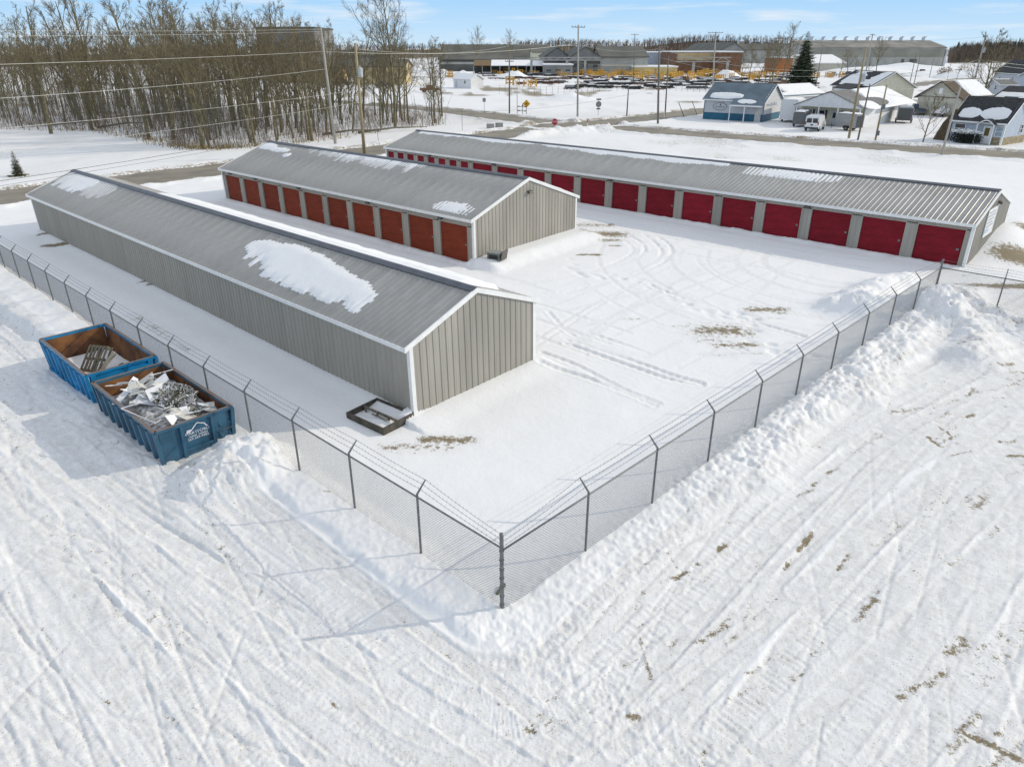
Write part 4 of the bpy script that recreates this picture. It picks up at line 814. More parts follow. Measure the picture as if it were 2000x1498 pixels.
# wires that come in from the left over the wood
for z, key, dz, sag, lab, m, r in ((13.2, 'L1', .1, .35, 'top pair wire above the wood, higher strand', M_line_l, .012), (12.9, 'L1', .35, .4, 'top pair wire above the wood, lower strand', M_line_l, .012), (11.4, 'L1', 2.6, .3, 'thick pale wire, second from the top over the wood', M_line_l, .02),
        (10.0, 'L1', 4.6, .75, 'third pale wire slanting over the wood', M_line_l, .02), (8.8, 'L2', 4.9, .7, 'thin pale wire slanting across the dark trunks', M_line_l, .014), (7.2, 'L2', 6.2, .6, 'faint lower wire across the trunks', M_line_l, .013), (5.5, 'L2', 8.1, .6, 'lowest dark cable with a splice over the snow field', M_line_d, .018), (5.2, 'L2', 8.4, .6, 'thin dark wire under the splice cable', M_line_d, .012)):
    wire(PE(z), tip(key, dz), sag, lab, m, r)
for a, b, da, db, sag, lab, r in (('L1', 'C1', 2.6, 2.9, .8, 'thick pale wire running right from the pale leaning pole', .022), ('L2', 'C2', .6, .6, .8, 'pale wire from the tan pole to the diamond sign pole', .02), ('C1', 'C4', 3.0, .4, .7, 'pale wire from the junction pole to the corner pole', .025), ('C1', 'C4', 6.0, 1.2, .7, 'lower wire from the junction pole to the corner pole', .015),
        ('C4', 'R1', .4, 2.6, 1.2, 'pale wire passing over the blue roofed shop', .022), ('C4', 'R1', 1.6, 3.2, 1.2, 'second pale wire passing over the blue roofed shop', .022), ('C1', 'C7', .3, .3, 1.3, 'high thin wire from the junction pole to the double arm pole', .016), ('R1', 'R5', 2.6, 4.2, 1.2, 'pale wire from the brown pole towards the right', .022), ('C7', 'R6', .3, .5, 1.5, 'high thin wire before the mill vents', .016), ('R6', 'R5', .3, .3, 1., 'high thin wire over the cream house', .014),
        ('L1', 'C7', .2, .3, 2.2, 'very thin high wire crossing the sky', .010), ('C2', 'C1', .4, 3.1, .3, 'short wire between the two junction poles', .02), ('R3', 'R5', .5, 6.5, .9, 'low thin wire over the white porch shop', .012), ('R2', 'R4', .5, .5, .8, 'thin wire between the short leaning poles', .012), ('L2', 'C4', 6.9, 6.0, 1.6, 'thin dark wire crossing low before the junction', .014)):
    wire(tip(a, da), tip(b, db), sag, lab, M_line_l if r != .014 else M_line_d, r)
wire(tip('R5', .4), (190, 215, 12.5), 1.2, 'high thin wire leaving to the right edge', M_line_l, .014); wire(tip('R5', 4.3), (140, 168, 7.5), .8, 'pale wire leaving to the right edge', M_line_l, .022); wire(tip('R5', 4.9), (140, 168, 6.8), .8, 'second pale wire leaving to the right edge', M_line_l, .022)
# ---------------------------------------------------------------- trees
M_bark = mat('olive_bark', (.205, .172, .092), .9, 0, .3, 3, .4, 20, col2=(.095, .085, .050)); M_twig = mat('brown_twig', (.21, .172, .100), .9, 0, .25, 2)
M_bark2 = mat('grey_bark', (.17, .155, .12), .9, 0, .25, 3); M_twig2 = mat('rusty_twig', (.20, .135, .09), .9, 0, .2, 2)
def bare_tree(seed, H, style='wood', twig=1.):
    R = random.Random(seed); trunk, crown = MB(), MB(); up = Vector((0, 0, 1))
    P = dict(wood=(.62, 11, .50, .34), big=(.80, 16, .55, .46), yard=(.55, 10, .6, .42), thin=(.72, 8, .34, .22))[style]
    def limb(mb, p, d, L, r, n, k, trop, wob):
        pts, rad = [p], [r]; st = L/n
        for i in range(n):
            d = (d+up*trop+Vector((R.gauss(0, 1), R.gauss(0, 1), R.gauss(0, .6)))*wob).normalized(); p = p+d*st; pts.append(p); rad.append(max(.008, r*(1-.82*(i+1)/n)))
        mb.tube(pts, rad, k, False); return pts, rad, d
    lean = Vector((R.gauss(0, .06), R.gauss(0, .06), 1)).normalized(); tp, trd, _ = limb(trunk, Vector((0, 0, -.4)), lean, H*.92, H*random.Random(seed+5).uniform(.0085, .0135)+.03, 12, 8, .02, .035)
    def along(pts, t): f = t*(len(pts)-1); i = min(int(f), len(pts)-2); return pts[i].lerp(pts[i+1], f-i), (pts[i+1]-pts[i]).normalized(), i
    def side(d, ang, az):
        a = d.orthogonal().normalized(); b = d.cross(a); return (d*math.cos(ang)+(a*math.cos(az)+b*math.sin(az))*math.sin(ang)).normalized()
    lo = {'wood': .30, 'big': .27, 'yard': .16, 'thin': .35}[style]
    for i in range(P[1]):
        t = lo+(.97-lo)*(i+R.random()*.7)/P[1]; p, d, j = along(tp, t); L = H*P[2]*(1.05-t)*R.uniform(.7, 1.15)+H*.08
        lp, lr, _ = limb(trunk if i < 5 else crown, p, side(d, R.uniform(.45, .95)*(1.15 if style == 'yard' else 1), i*2.4+R.random()), L, max(.03, trd[j]*.55), 6, 5, .10, .09)
        for q in range(int(7*twig)):
            t2 = R.uniform(.18, 1.); p2, d2, j2 = along(lp, t2); L2 = L*R.uniform(.22, .5)*(1.15-t2*.6); b2, r2, _ = limb(crown, p2, side(d2, R.uniform(.35, .9), R.random()*6.3), L2, max(.018, lr[j2]*.5), 4, 3, .06, .12)
            for w in range(int(7*twig)):
                p3, d3, j3 = along(b2, R.uniform(.15, 1.)); L3 = L2*R.uniform(.25, .6); d4 = (side(d3, R.uniform(.3, .9), R.random()*6.3)+up*.15).normalized(); e = p3+d4*L3; m = p3.lerp(e, .5)+Vector((R.gauss(0, 1), R.gauss(0, 1), R.gauss(0, 1)))*L3*.06
                crown.tube([p3, m, e], [.016, .012, .005], 3, False)
                for _ in range(2):
                    p5 = p3.lerp(e, R.uniform(.25, .9)); e5 = p5+side(d4, R.uniform(.4, .9), R.random()*6.3)*L3*R.uniform(.3, .6); crown.tube([p5, e5], [.011, .004], 3, False)
    return trunk.mesh('trunk', M_bark, True), crown.mesh('crown', M_twig, False)
VAR = [bare_tree(100+k, 17.5, 'wood', 1.05) for k in range(8)]; VTH = [bare_tree(200+k, 14, 'thin', 1.) for k in range(5)]
def plant(var, name, label, x, y, sc, rz=None, group=None, z=None, sx=None):
    R = thing(name, label, 'tree', (x, y, (gh(x, y) if z is None else z)-.05), random.uniform(0, 6.28) if rz is None else rz, group); s = sc if sx is None else (sx, sx, sc); R.scale = (s,)*3 if not hasattr(s, '__len__') else s
    link('trunk', var[0], R); link('crown', var[1], R); return R
def inpoly(px, py, poly):
    c = False; n = len(poly)
    for i in range(n):
        (x1, y1), (x2, y2) = poly[i], poly[(i+1) % n]
        if (y1 > py) != (y2 > py) and px < (x2-x1)*(py-y1)/(y2-y1)+x1: c = not c
    return c
POLY = [(-40, 252), (100, 255), (190, 258), (255, 268), (330, 285), (390, 293), (470, 290), (560, 282), (660, 272), (760, 254), (870, 244), (868, 228), (740, 214), (560, 204), (420, 196), (300, 190), (100, 180), (-60, 178)]
WP = [tuple(G(*q))[:2] for q in POLY]; xs = [p[0] for p in WP]; ys = [p[1] for p in WP]; random.seed(5); placed = []
FRONT = WP[:11]
ZN = [(90, 'at the far left edge of the wood'), (180, 'in the left end of the wood'), (270, 'above the lowest dark cable in the wood'), (360, 'in the dense middle of the wood, left half'), (450, 'in the dense middle of the wood, right half'), (540, 'in the wood above the middle shed ridge'), (640, 'around the pale leaning pole'), (720, 'between the pale pole and the tan pole'), (800, 'around the largest tree'), (2000, 'at the thin right end of the wood')]
tries = 0
while len(placed) < 205 and tries < 20000:
    tries += 1; x, y = random.uniform(min(xs), max(xs)), random.uniform(min(ys), max(ys))
    if not inpoly(x, y, WP): continue
    df = float(pdist(np.array([x]), np.array([y]), FRONT)[0]); pxx = 1000+F_PX*x/(y*cP+5)
    if random.random() > (1. if df < 12 else .75 if df < 35 else .5)*(1. if pxx < 480 else .85 if pxx < 640 else .34): continue
    if any((x-a)**2+(y-b)**2 < 2.2 for a, b in placed) or float(pdist(np.array([x]), np.array([y]), ROADW[1][0])[0]) < 5: continue
    placed.append((x, y)); th_ = random.random() < .30
    sc = random.choice((random.uniform(.55, .85), random.uniform(.8, 1.2)))*(1. if pxx < 600 else .82); sec = [z for m_, z in ZN if pxx < m_][0]; rw = 'front row' if df < 7 else 'middle row' if df < 26 else 'back row'; lb = ('slender' if th_ else 'tall')+' bare tree, '+rw+', '+sec
    plant(random.choice(VTH if th_ else VAR), 'bare_tree', lb, x, y, sc*random.uniform(.9, 1.1), group=lb+' group', sx=sc)
k_ = 0
while k_ < 58:
    px, py = random.uniform(455, 880), random.uniform(200, 285)
    if not inpoly(px, py, POLY) or (px > 690 and random.random() < .55): continue
    p = G(px, py)
    if float(pdist(np.array([p.x]), np.array([p.y]), ROADW[1][0])[0]) < 5 or any((p.x-a)**2+(p.y-b)**2 < 3. for a, b in placed): continue
    placed.append((p.x, p.y)); k_ += 1; df = float(pdist(np.array([p.x]), np.array([p.y]), FRONT)[0]); th_ = random.random() < .4; sec = [z for m_, z in ZN if px < m_][0]; rw = 'front row' if df < 7 else 'middle row' if df < 26 else 'back row'; lb = ('slender' if th_ else 'tall')+' bare tree, '+rw+', '+sec
    sc = random.uniform(.5, .95) if px > 640 else random.uniform(.6, 1.1); plant(random.choice(VTH if th_ else VAR), 'bare_tree', lb, p.x, p.y, sc*random.uniform(.9, 1.1), group=lb+' group', sx=sc)
g = G(772, 249); BIG = bare_tree(77, 22, 'big', 1.15); plant(BIG, 'bare_tree', 'largest wide crowned bare tree towering at the right end of the wood', g.x, g.y, 1.02, 1.0)
g = G(603, 274); plant(BIG, 'bare_tree', 'second wide crowned bare tree, left of the pale leaning pole', g.x, g.y, .80, 2.2)
for px, py, top, lab in ((100, 262, -20, 'thick leaning bare tree at the front left edge of the wood'), (410, 288, -8, 'thick trunked bare tree at the front of the wood right of centre'), (500, 285, 5, 'thick trunked bare tree left of the pale leaning pole'), (610, 276, 8, 'slim bare tree just left of the pale leaning pole'), (845, 246, 120, 'small bare tree at the roadside end of the wood')):
    g = G(px, py); plant(random.choice(VAR), 'bare_tree', lab, g.x, g.y, (HT(px, py, top))/17.5)
# undergrowth: saplings, brush and dry grass along the wood's foot
def scatter(n, fn, label, m, name='undergrowth'):
    mb = MB(); k = 0
    while k < n:
        x, y = random.uniform(min(xs), max(xs)), random.uniform(min(ys), max(ys))
        if not inpoly(x, y, WP) or float(pdist(np.array([x]), np.array([y]), ROADW[1][0])[0]) < 4.4: continue
        df = float(pdist(np.array([x]), np.array([y]), FRONT)[0]); pxx = 1000+F_PX*x/(y*cP+5)
        if random.random() > math.exp(-df/34.)*(1. if pxx < 520 else .75)+(.2 if pxx < 520 else .12): continue
        fn(mb, x, y, float(gz(x, y)), df, pxx); k += 1
    mb.obj(name, m, None, kind='stuff', label=label, cat='undergrowth')
def sapling(mb, x, y, z, df, pxx):
    h = random.uniform(2., 8.5)*(1. if pxx < 560 else .6); l = Vector((random.gauss(0, .1), random.gauss(0, .1), 1)); p = Vector((x, y, z)); mid = p+l*h*.5; e = p+Vector((l.x*1.6+random.gauss(0, .07), l.y*1.6, 1))*h
    r = random.uniform(.018, .05); mb.tube([p, mid, e], [r, r*.7, .008], 4, False)
    for _ in range(random.randint(5, 11)):
        t = random.uniform(.2, .97); q = p.lerp(mid, t*2) if t < .5 else mid.lerp(e, t*2-1); a = random.random()*6.28; ln = h*(1.1-t)*random.uniform(.15, .42); q2 = q+Vector((math.cos(a)*.6, math.sin(a)*.6, .8))*ln; mb.tube([q, q2], [.013, .004], 3, False)
        for _ in range(2): a = random.random()*6.28; w_ = q.lerp(q2, random.uniform(.3, .9)); mb.tube([w_, w_+Vector((math.cos(a)*.7, math.sin(a)*.7, .5))*ln*.45], [.008, .003], 3, False)
def brush(mb, x, y, z, df, pxx):
    for _ in range(16):
        a = random.random()*6.28; h = random.uniform(.4, 1.9); q = Vector((x+random.gauss(0, .6), y+random.gauss(0, .6), z)); mb.tube([q, q+Vector((math.cos(a)*h*.5, math.sin(a)*h*.5, h))], [.013, .004], 3, False)
scatter(1700, sapling, 'thin bare saplings crowding the foot of the wood', M_bark2); scatter(1000, brush, 'tangled dry brush on the snow under the wood', M_twig2)
M_dry = mat('dry_grass', (.34, .26, .12), .9, 0, .25, 2); mb = MB()
for _ in range(2600):
    i = random.randrange(len(FRONT)-1); t = random.random(); a, b = FRONT[i], FRONT[i+1]; x = a[0]+(b[0]-a[0])*t+random.gauss(0, 1.); y = a[1]+(b[1]-a[1])*t+random.gauss(0, .8)+.6
    pxx = 1000+F_PX*x/(y*cP+5); dens = .25+.75*math.exp(-((pxx-390)/120)**2)
    if random.random() > dens: continue
    z = float(gz(x, y)); h = random.uniform(.25, .9); a = random.random()*6.28; d = Vector((math.cos(a), math.sin(a), 0)); p = Vector((x, y, z)); mb.add([p-d*.05, p+d*.05, p+d*.25*random.random()+Vector((0, 0, h))], [(0, 1, 2)])
mb.obj('dry_grass', M_dry, None, kind='stuff', label='strip of dry yellow grass along the front of the wood', cat='grass')
for k, (a, b) in enumerate((((95, 247), (215, 243)), ((190, 252), (300, 243)), ((700, 262), (835, 252)), ((630, 266), (740, 258)))):
    p, q = G(*a), G(*b); mb = MB(); mb.tube([(0, 0, .2), ((q-p)*.5+Vector((0, 0, .5))), (q-p)+Vector((0, 0, .3))], [.17, .13, .05], 7); o = mb.obj('fallen_trunk', M_bark2, None, True, loc=p, label=['fallen pale trunk at the far left foot of the wood', 'second fallen trunk right of the leftmost one', 'fallen log under the right end of the wood', 'thin fallen log left of the big tree'][k], cat='fallen trunk')
# evergreens
M_spr = mat('spruce_needle', (.060, .085, .040), .8, 0, .35, 2, col2=(.014, .024, .016)); M_spr2 = mat('young_spruce_needle', (.085, .085, .040), .8, 0, .3, 3)
def spruce(seed, H, Rb, m, dens=1.):
    R = random.Random(seed); tr, cr = MB(), MB(); tr.tube([(0, 0, -.3), (0, 0, H*.5), (0, 0, H*.97)], [H*.018, H*.011, .012], 7); n = int(24*dens)
    for i in range(n):
        z = H*(.05+.93*(i/n)**.95); rr = Rb*(1-(z/H))**.85*R.uniform(.82, 1.1)+.05
        for j in range(int(9+5*(1-i/n))):
            a = j*2.4+i*1.3+R.random()*.6; L = rr*R.uniform(.72, 1.12); d = Vector((math.cos(a), math.sin(a), -.30+.5*i/n)); p = Vector((0, 0, z))
            for k in range(max(9, int(30*L/Rb+8))):
                t = R.uniform(.18, 1.); q = p+d*L*t+Vector((0, 0, .12*L*t*t)); s = Vector((-math.sin(a), math.cos(a), 0)); w = L*.28*(1.15-t)+.04*H/10; e = q+(s*R.uniform(-1, 1)*w*1.6+d*w*R.uniform(.2, 1.1)+Vector((0, 0, R.uniform(-.7, .05)*w)))
                b = Vector((R.gauss(0, 1), R.gauss(0, 1), R.gauss(0, 1))).normalized()*w*.36; cr.add([q-b, q+b, e], [(0, 1, 2)])
    return tr.mesh('trunk', M_bark), cr.mesh('crown', m)
g = G(1562, 172); h = HT(1562, 172, 58); plant(spruce(3, h, h*.34, M_spr, 1.8), 'spruce_tree', 'tall dark green spruce behind the blue roofed shop', g.x, g.y, 1.)
g = G(37, 344); h = HT(37, 344, 292); plant(spruce(4, h, h*.30, M_spr2, .8), 'spruce_tree', 'little lone spruce on the snow at the far left', g.x, g.y, 1.)
mb = MB()
for _ in range(60): a = random.random()*6.28; r = .75*random.random()**.5; q = Vector((g.x+math.cos(a)*r*1.3, g.y+math.sin(a)*r, gh(g.x, g.y)+.0)); mb.tube([q, q+Vector((math.cos(a)*.2, math.sin(a)*.2, .10))], [.05, .02], 4)
mb.obj('mulch', M_bark, None, kind='stuff', label='dark mulch ring under the little lone spruce', cat='mulch')
YV = bare_tree(31, 8, 'yard', 1.); YV2 = bare_tree(32, 9, 'yard', 1.1); YV3 = bare_tree(33, 16, 'big', .9)
for var, H0, px, py, top, lab in ((YV, 8, 1802, 279, 172, 'small bare yard tree before the tan garage'), (YV2, 9, 1915, 213, 52, 'bare spreading tree behind the transformer pole'), (YV3, 16, 1507, 176, 60, 'bare tree left of the spruce, nearer the brick building'), (VAR[2], 17.5, 1523, 174, 36, 'tallest slim bare tree beside the spruce'), (VAR[4], 17.5, 1478, 172, 70, 'bare tree in front of the brick building corner'),
        (YV3, 16, 1710, 148, 70, 'round bare tree before the mill front'), (YV3, 16, 1655, 150, 92, 'leafless tree between the snow roofed hall and the mill'), (YV2, 9, 1760, 187, 158, 'low bare shrub tree left of the tan garage'), (VAR[1], 17.5, 1925, 192, 118, 'bare tree by the grey garden shed'), (VTH[1], 14, 1850, 155, 122, 'bare roadside bush right of the distant pickup')):
    g = G(px, py); plant(var, 'bare_tree', lab, g.x, g.y, HT(px, py, top)/(H0*.97), random.uniform(0, 6))
for k, (px, py, top) in enumerate(((1447, 170, 96), (1462, 172, 84), (1492, 174, 78), (1534, 176, 70), (1500, 170, 92), (1548, 172, 104), (1640, 152, 104), (1668, 148, 108), (1695, 150, 112), (1880, 148, 112), (1898, 160, 118), (1868, 156, 124))):
    g = G(px, py); v_ = random.choice((YV3, VAR[3], VAR[5])); plant(v_, 'bare_tree', 'bare tree in the loose group beside the spruce and brick block' if k < 6 else 'bare scrub tree before the mill' if k < 9 else 'bare scrub tree by the far right road', g.x, g.y, HT(px, py, top)/(16.5), random.uniform(0, 6), group='bare trees beside the spruce' if k < 6 else 'scrub trees before the mill' if k < 9 else 'scrub trees by the far right road')
for var, px, py, top in ((YV3, 932, 135, 46), (YV3, 1000, 135, 52), (YV, 870, 140, 72), (YV2, 845, 145, 70), (YV3, 895, 132, 74), (YV, 1105, 125, 68), (YV, 1205, 125, 74)):
    g = G(px, py); plant(var, 'bare_tree', 'distant bare tree behind the long factory roofs', g.x, g.y, HT(px, py, top)/(16 if var is YV3 else 8.5), group='distant trees behind the factory roofs')
def bush(px, py, r, h, label, m, n=900, s=.09, mats=None):
    g = G(px, py); R = thing('evergreen_bush', label, 'bush', (g.x, g.y, gh(g.x, g.y))); mb = MB(); leaf_clump(mb, 0, 0, h*.5, r, r*.9, h*.55, n, s); mb.obj('foliage', mats or [m, m], R); mb = MB(); mb.tube([(0, 0, -.2), (0, 0, h*.5)], [.08, .04], 5); mb.obj('stem', M_bark, R)
M_yew = mat('olive_needle', (.10, .085, .028), .8, 0, .3, 2); bush(1737, 187, 1.3, 3.4, 'round olive evergreen bush behind the white porch shop', M_yew, 1500, .16); bush(1872, 150, 3, 3, 'scrubby brown bush on the far roadside', M_twig2, 700, .3); bush(1843, 152, 3, 4, 'dark scrub beside the far road bend', M_twig2, 600, .3); bush(1915, 207, 1.1, 1.6, 'yellow brown bush at the back of the tan garage', mat('yellow_leaf', (.33, .19, .05), .8), 600, .12)
# far woods on low hills: thousands of leafless trees that read as one mass
def far_wood(name, label, pts, n, h0, h1, m, depth, k=1.):
    mb = MB()
    for _ in range(n):
        i = random.randrange(len(pts)-1); t = random.random(); x = pts[i][0]+(pts[i+1][0]-pts[i][0])*t; base = pts[i][1]+(pts[i+1][1]-pts[i][1])*t; zt = pts[i][2]+(pts[i+1][2]-pts[i][2])*t
        g = G(x, base); d = random.random(); g = g*(1+depth*d/g.length) if g.length else g; z = zt*(d**.7)-1; H = random.uniform(h0, h1); p = Vector((g.x, g.y, z)); mb.tube([p, p+Vector((0, 0, H*.8))], [.16*k, .05], 3, False)
        for j in range(10):
            a = random.random()*6.28; q = p+Vector((0, 0, H*random.uniform(.3, .75))); L = H*random.uniform(.16, .36); e = q+Vector((math.cos(a)*.6, math.sin(a)*.6, .85))*L; mb.tube([q, e], [.07*k, .02], 3, False)
            for _ in range(2): a2 = random.random()*6.28; w = q.lerp(e, random.uniform(.4, .9)); mb.tube([w, w+Vector((math.cos(a2)*.6, math.sin(a2)*.6, .8))*L*.55], [.045*k, .015], 3, False)
    mb.obj(name, m, None, kind='stuff', label=label, cat='wood')
def hill(label, pts, depth, m):
    """a low rise: (photo x, photo y of its foot, crest height) along the foot"""
    mb = MB(); rows = []
    for px, py, hz in pts:
        g = G(px, py); u_ = g.normalized(); row = []
        for t in (0, .2, .45, .7, 1., 1.5, 2.4): q = g+Vector((g.x, g.y, 0)).normalized()*depth*t; row.append((q.x, q.y, -.6+hz*min(1, t/.95)**.75 if t <= 1 else -.6+hz*max(0, 1-(t-1)*.75)))
        rows.append(row)
    k = 7; mb.add([v for r in rows for v in r], [(i*k+j, i*k+j+1, (i+1)*k+j+1, (i+1)*k+j) for i in range(len(rows)-1) for j in range(k-1)]); mb.obj('hill', m, None, True, kind='structure')
M_hill = mat('leaf_litter_hill', (.19, .155, .11), .95, 0, .25, .03, col2=(.11, .09, .06)); M_farw = mat('far_twigs', (.17, .135, .10), .95, 0, .25, .02); M_farw2 = mat('far_red_twigs', (.20, .14, .105), .95, 0, .25, .02); M_fare = mat('far_evergreen', (.055, .065, .04), .9, 0, .3, .05)
hp = [(1010, 116, 11), (1100, 115, 14), (1180, 114, 12), (1240, 113, 11), (1300, 112, 17), (1350, 111, 21), (1400, 111, 22), (1470, 111, 20), (1540, 111, 17), (1620, 111, 12), (1720, 111, 8), (1860, 111, 7)]
hill('hill', hp, 260, M_hill); far_wood('far_wood', 'leafless wood on the distant hill behind the factory', [(a, b, c) for a, b, c in hp if a <= 1720], 1700, 8, 14, M_farw2, 260, 1.7)
hp2 = [(1850, 124, 2), (1880, 124, 7), (1930, 124, 9), (1990, 124, 10), (2080, 124, 11), (2300, 124, 12)]
hill('hill', hp2, 200, M_hill); far_wood('far_wood', 'leafless mixed wood at the far right behind the dark roofed house', hp2, 1500, 7, 12, M_farw, 200, 1.4)
mb = MB()
for _ in range(22):
    x = random.uniform(1860, 2060); g = G(x, 124); d = random.random()*190; q = g+Vector((g.x, g.y, 0)).normalized()*d; H = random.uniform(7, 12); z0 = 9*(d/200)**.7-1
    for i in range(7):
        zz = z0+H*(.15+.12*i); r = H*.20*(1-i/8); mb.tube([(q.x, q.y, zz), (q.x, q.y, zz+H*.2)], [r, .05], 6, False)
mb.obj('far_wood', M_fare, None, kind='stuff', label='dark evergreens mixed into the far right wood', cat='wood')
hp3 = [(-250, 136, 5), (0, 134, 6), (200, 130, 6), (400, 125, 6), (560, 120, 7), (700, 116, 8), (850, 114, 9), (1010, 113, 9)]
hill('hill', hp3, 300, M_hill); far_wood('far_wood', 'hazy distant wood seen through the roadside trees', hp3, 1500, 7, 12, M_farw, 300, 1.6)
# ---------------------------------------------------------------- houses and shops along the road
M_shing = mat('dark_shingle', (.050, .050, .052), .9, 0, .25, 3, .4, 14); M_shing2 = mat('brown_shingle', (.115, .085, .050), .9, 0, .22, 3, .4, 14); M_shing3 = mat('grey_shingle', (.20, .195, .185), .9, 0, .2, 3, .4, 14)
M_blueroof = mat('blue_steel_roof', (.105, .155, .195), .45, .15, .12, .6); M_bluewall = mat('blue_steel_wall', (.010, .115, .20), .5, 0, .1, 1); M_sid_w = mat('white_siding', (.74, .745, .75), .6, 0, .05, 2); M_sid_g = mat('grey_white_siding', (.52, .54, .57), .6, 0, .06, 2)
M_sid_b = mat('blue_grey_siding', (.44, .50, .58), .6, 0, .06, 2); M_sid_t = mat('tan_siding', (.50, .48, .40), .6, 0, .07, 2); M_cream = mat('cream_siding', (.62, .59, .46), .6, 0, .06, 2); M_stone = mat('tan_stone', (.40, .33, .21), .9, 0, .3, 6, .5, 18); M_shut = mat('dark_shutter', (.035, .035, .05), .6)
M_tan = mat('tan_cladding', (.50, .38, .20), .7, 0, .12, .3); M_brick = mat('orange_brick', (.215, .115, .065), .9, 0, .18, .4); M_fac = mat('factory_grey', (.25, .25, .24), .7, 0, .14, .25); M_facd = mat('factory_dark', (.11, .11, .10), .75, 0, .18, .2); M_facl = mat('factory_pale', (.40, .395, .36), .7, 0, .1, .2); M_facroof = mat('factory_roof', (.125, .122, .10), .8, 0, .14, .12)
M_yel = mat('yellow_paint', (.60, .33, .035), .5, 0, .15, 2); M_vent = mat('vent_steel', (.66, .69, .74), .4, .2)
def win(R, x, z, w, h, y=0., fm=M_white, shut=False, name='window', face='y', gm=M_glass):
    """window on the wall y=const facing -y (face y) or wall x=const facing +x (face x)"""
    mb, mg, ms = MB(), MB(), MB(); t = .07
    def bx(m, a, b, c, d, o0, o1):
        if face == 'y': m.box(a, b, y-o1, y-o0, c, d)
        else: m.box(y+o0, y+o1, a, b, c, d)
    bx(mb, x, x+w, z, z+t, 0, .06); bx(mb, x, x+w, z+h-t, z+h, 0, .06); bx(mb, x, x+t, z+t, z+h-t, 0, .06); bx(mb, x+w-t, x+w, z+t, z+h-t, 0, .06); bx(mb, x+t, x+w-t, z+h/2-.025, z+h/2+.025, 0, .045)
    f = mb.obj(name, fm, R); bx(mg, x+t, x+w-t, z+t, z+h-t, .005, .02); mg.obj('pane', gm, f)
    if shut:
        bx(ms, x-.38, x-.04, z-.03, z+h+.03, .0, .035); ms.obj('shutter', M_shut, R); ms = MB(); bx(ms, x+w+.04, x+w+.38, z-.03, z+h+.03, .0, .035); ms.obj('shutter', M_shut, R)
def siding(R, x0, x1, z0, z1, y, m, face='y', pitch=.22, tri=None, name='siding'):
    """lapped boards; tri=(apex x, apex z) clips to a gable"""
    mb = MB(); n = max(1, int((z1-z0)/pitch))
    for i in range(n):
        a, b = z0+(z1-z0)*i/n, z0+(z1-z0)*(i+1)/n; xa, xb = x0, x1
        if tri: k = (a-z0)/(tri[1]-z0); xa, xb = x0+(tri[0]-x0)*k, x1+(tri[0]-x1)*k
        if face == 'y': mb.prism([(y-.002, a), (y-.035, a), (y-.008, b), (y-.002, b)], 'x', xa, xb)
        else: mb.prism([(y+.002, a), (y+.035, a), (y+.008, b), (y+.002, b)], 'y', xa, xb)
    return mb.obj(name, m, R)
def gable(name, label, cat, P0, P1, depth, he, hr, mw, mr, ridge='x', ov=.35, mtrim=M_white, group=None, z=None, lap=False, base=.5, th=.12):
    """P0 left and P1 right front corners; local x along the front, y to the back"""
    d = P1-P0; L_ = math.hypot(d.x, d.y); rz = math.atan2(d.y, d.x); zz = min(gh(P0.x, P0.y), gh(P1.x, P1.y)) if z is None else z
    R = thing(name, label, cat, (P0.x, P0.y, zz), rz, group); R['w'] = L_; mb = MB()
    if ridge == 'x': mb.prism([(0, -base), (depth, -base), (depth, he), (depth/2, hr), (0, he)], 'x', 0, L_)
    else: mb.prism([(0, -base), (L_, -base), (L_, he), (L_/2, hr), (0, he)], 'y', 0, depth)
    mb.obj('wall', mw, R); span = depth if ridge == 'x' else L_; lo, hi = (-ov, L_+ov) if ridge == 'x' else (-ov, depth+ov); sl = (hr-he)/(span/2)
    for sg in (0, 1):
        f = (lambda a: a) if sg == 0 else (lambda a: span-a); mb = MB(); pl = [(f(-ov), he-ov*sl+.02), (f(span/2), hr+.02), (f(span/2), hr+th+.02), (f(-ov), he-ov*sl+th+.02)]
        mb.prism(pl, 'x' if ridge == 'x' else 'y', lo, hi); mb.obj('roof', mr, R)
        for e0, e1 in ((lo-.03, lo), (hi, hi+.03)): mb = MB(); mb.prism([(a, b-.08) for a, b in pl[:2]]+[(a, b+.015) for a, b in pl[2:]], 'x' if ridge == 'x' else 'y', e0, e1); mb.obj('rake_board', mtrim, R)
        a = f(-ov); mb = MB(); a0, a1 = sorted((a, a+(-.04 if sg == 0 else .04)))
        if ridge == 'x': mb.box(lo, hi, a0, a1, he-ov*sl-.06, he-ov*sl+th+.01)
        else: mb.box(a0, a1, lo, hi, he-ov*sl-.06, he-ov*sl+th+.01)
        mb.obj('eave_board', mtrim, R)
    if lap:
        if ridge == 'x': siding(R, 0, L_, 0, he-.05, 0, mw); siding(R, 0, depth, 0, he, L_, mw, 'x'); siding(R, 0, depth, he, hr, L_, mw, 'x', tri=(depth/2, hr))
        else: siding(R, 0, L_, 0, he, 0, mw); siding(R, 0, L_, he, hr, 0, mw, tri=(L_/2, hr)); siding(R, 0, depth, 0, he-.05, L_, mw, 'x')
    return R
def rsnow(R, label, x0, x1, s0, s1, he, hr, span, side, fn, thick=.12, ridge='x', th=.14, step=.15):
    """snow on a gable() roof: s runs from the ridge down; side 0 front/left, 1 back/right"""
    sl = math.atan2(hr-he, span/2); pro = thing('x', 'x', 'x'); pro.matrix_world = Matrix(); bpy.data.objects.remove(pro)
    o = snow_slab('roof_snow', R, x0, x1, s0, s1, (span/2, hr+th+.01, -1 if side == 0 else 1), sl, fn, thick, label, 3, False, step)
    if ridge == 'y': o.matrix_world = R.matrix_world @ Matrix(((0, 1, 0, 0), (1, 0, 0, 0), (0, 0, 1, 0), (0, 0, 0, 1)))
    return o
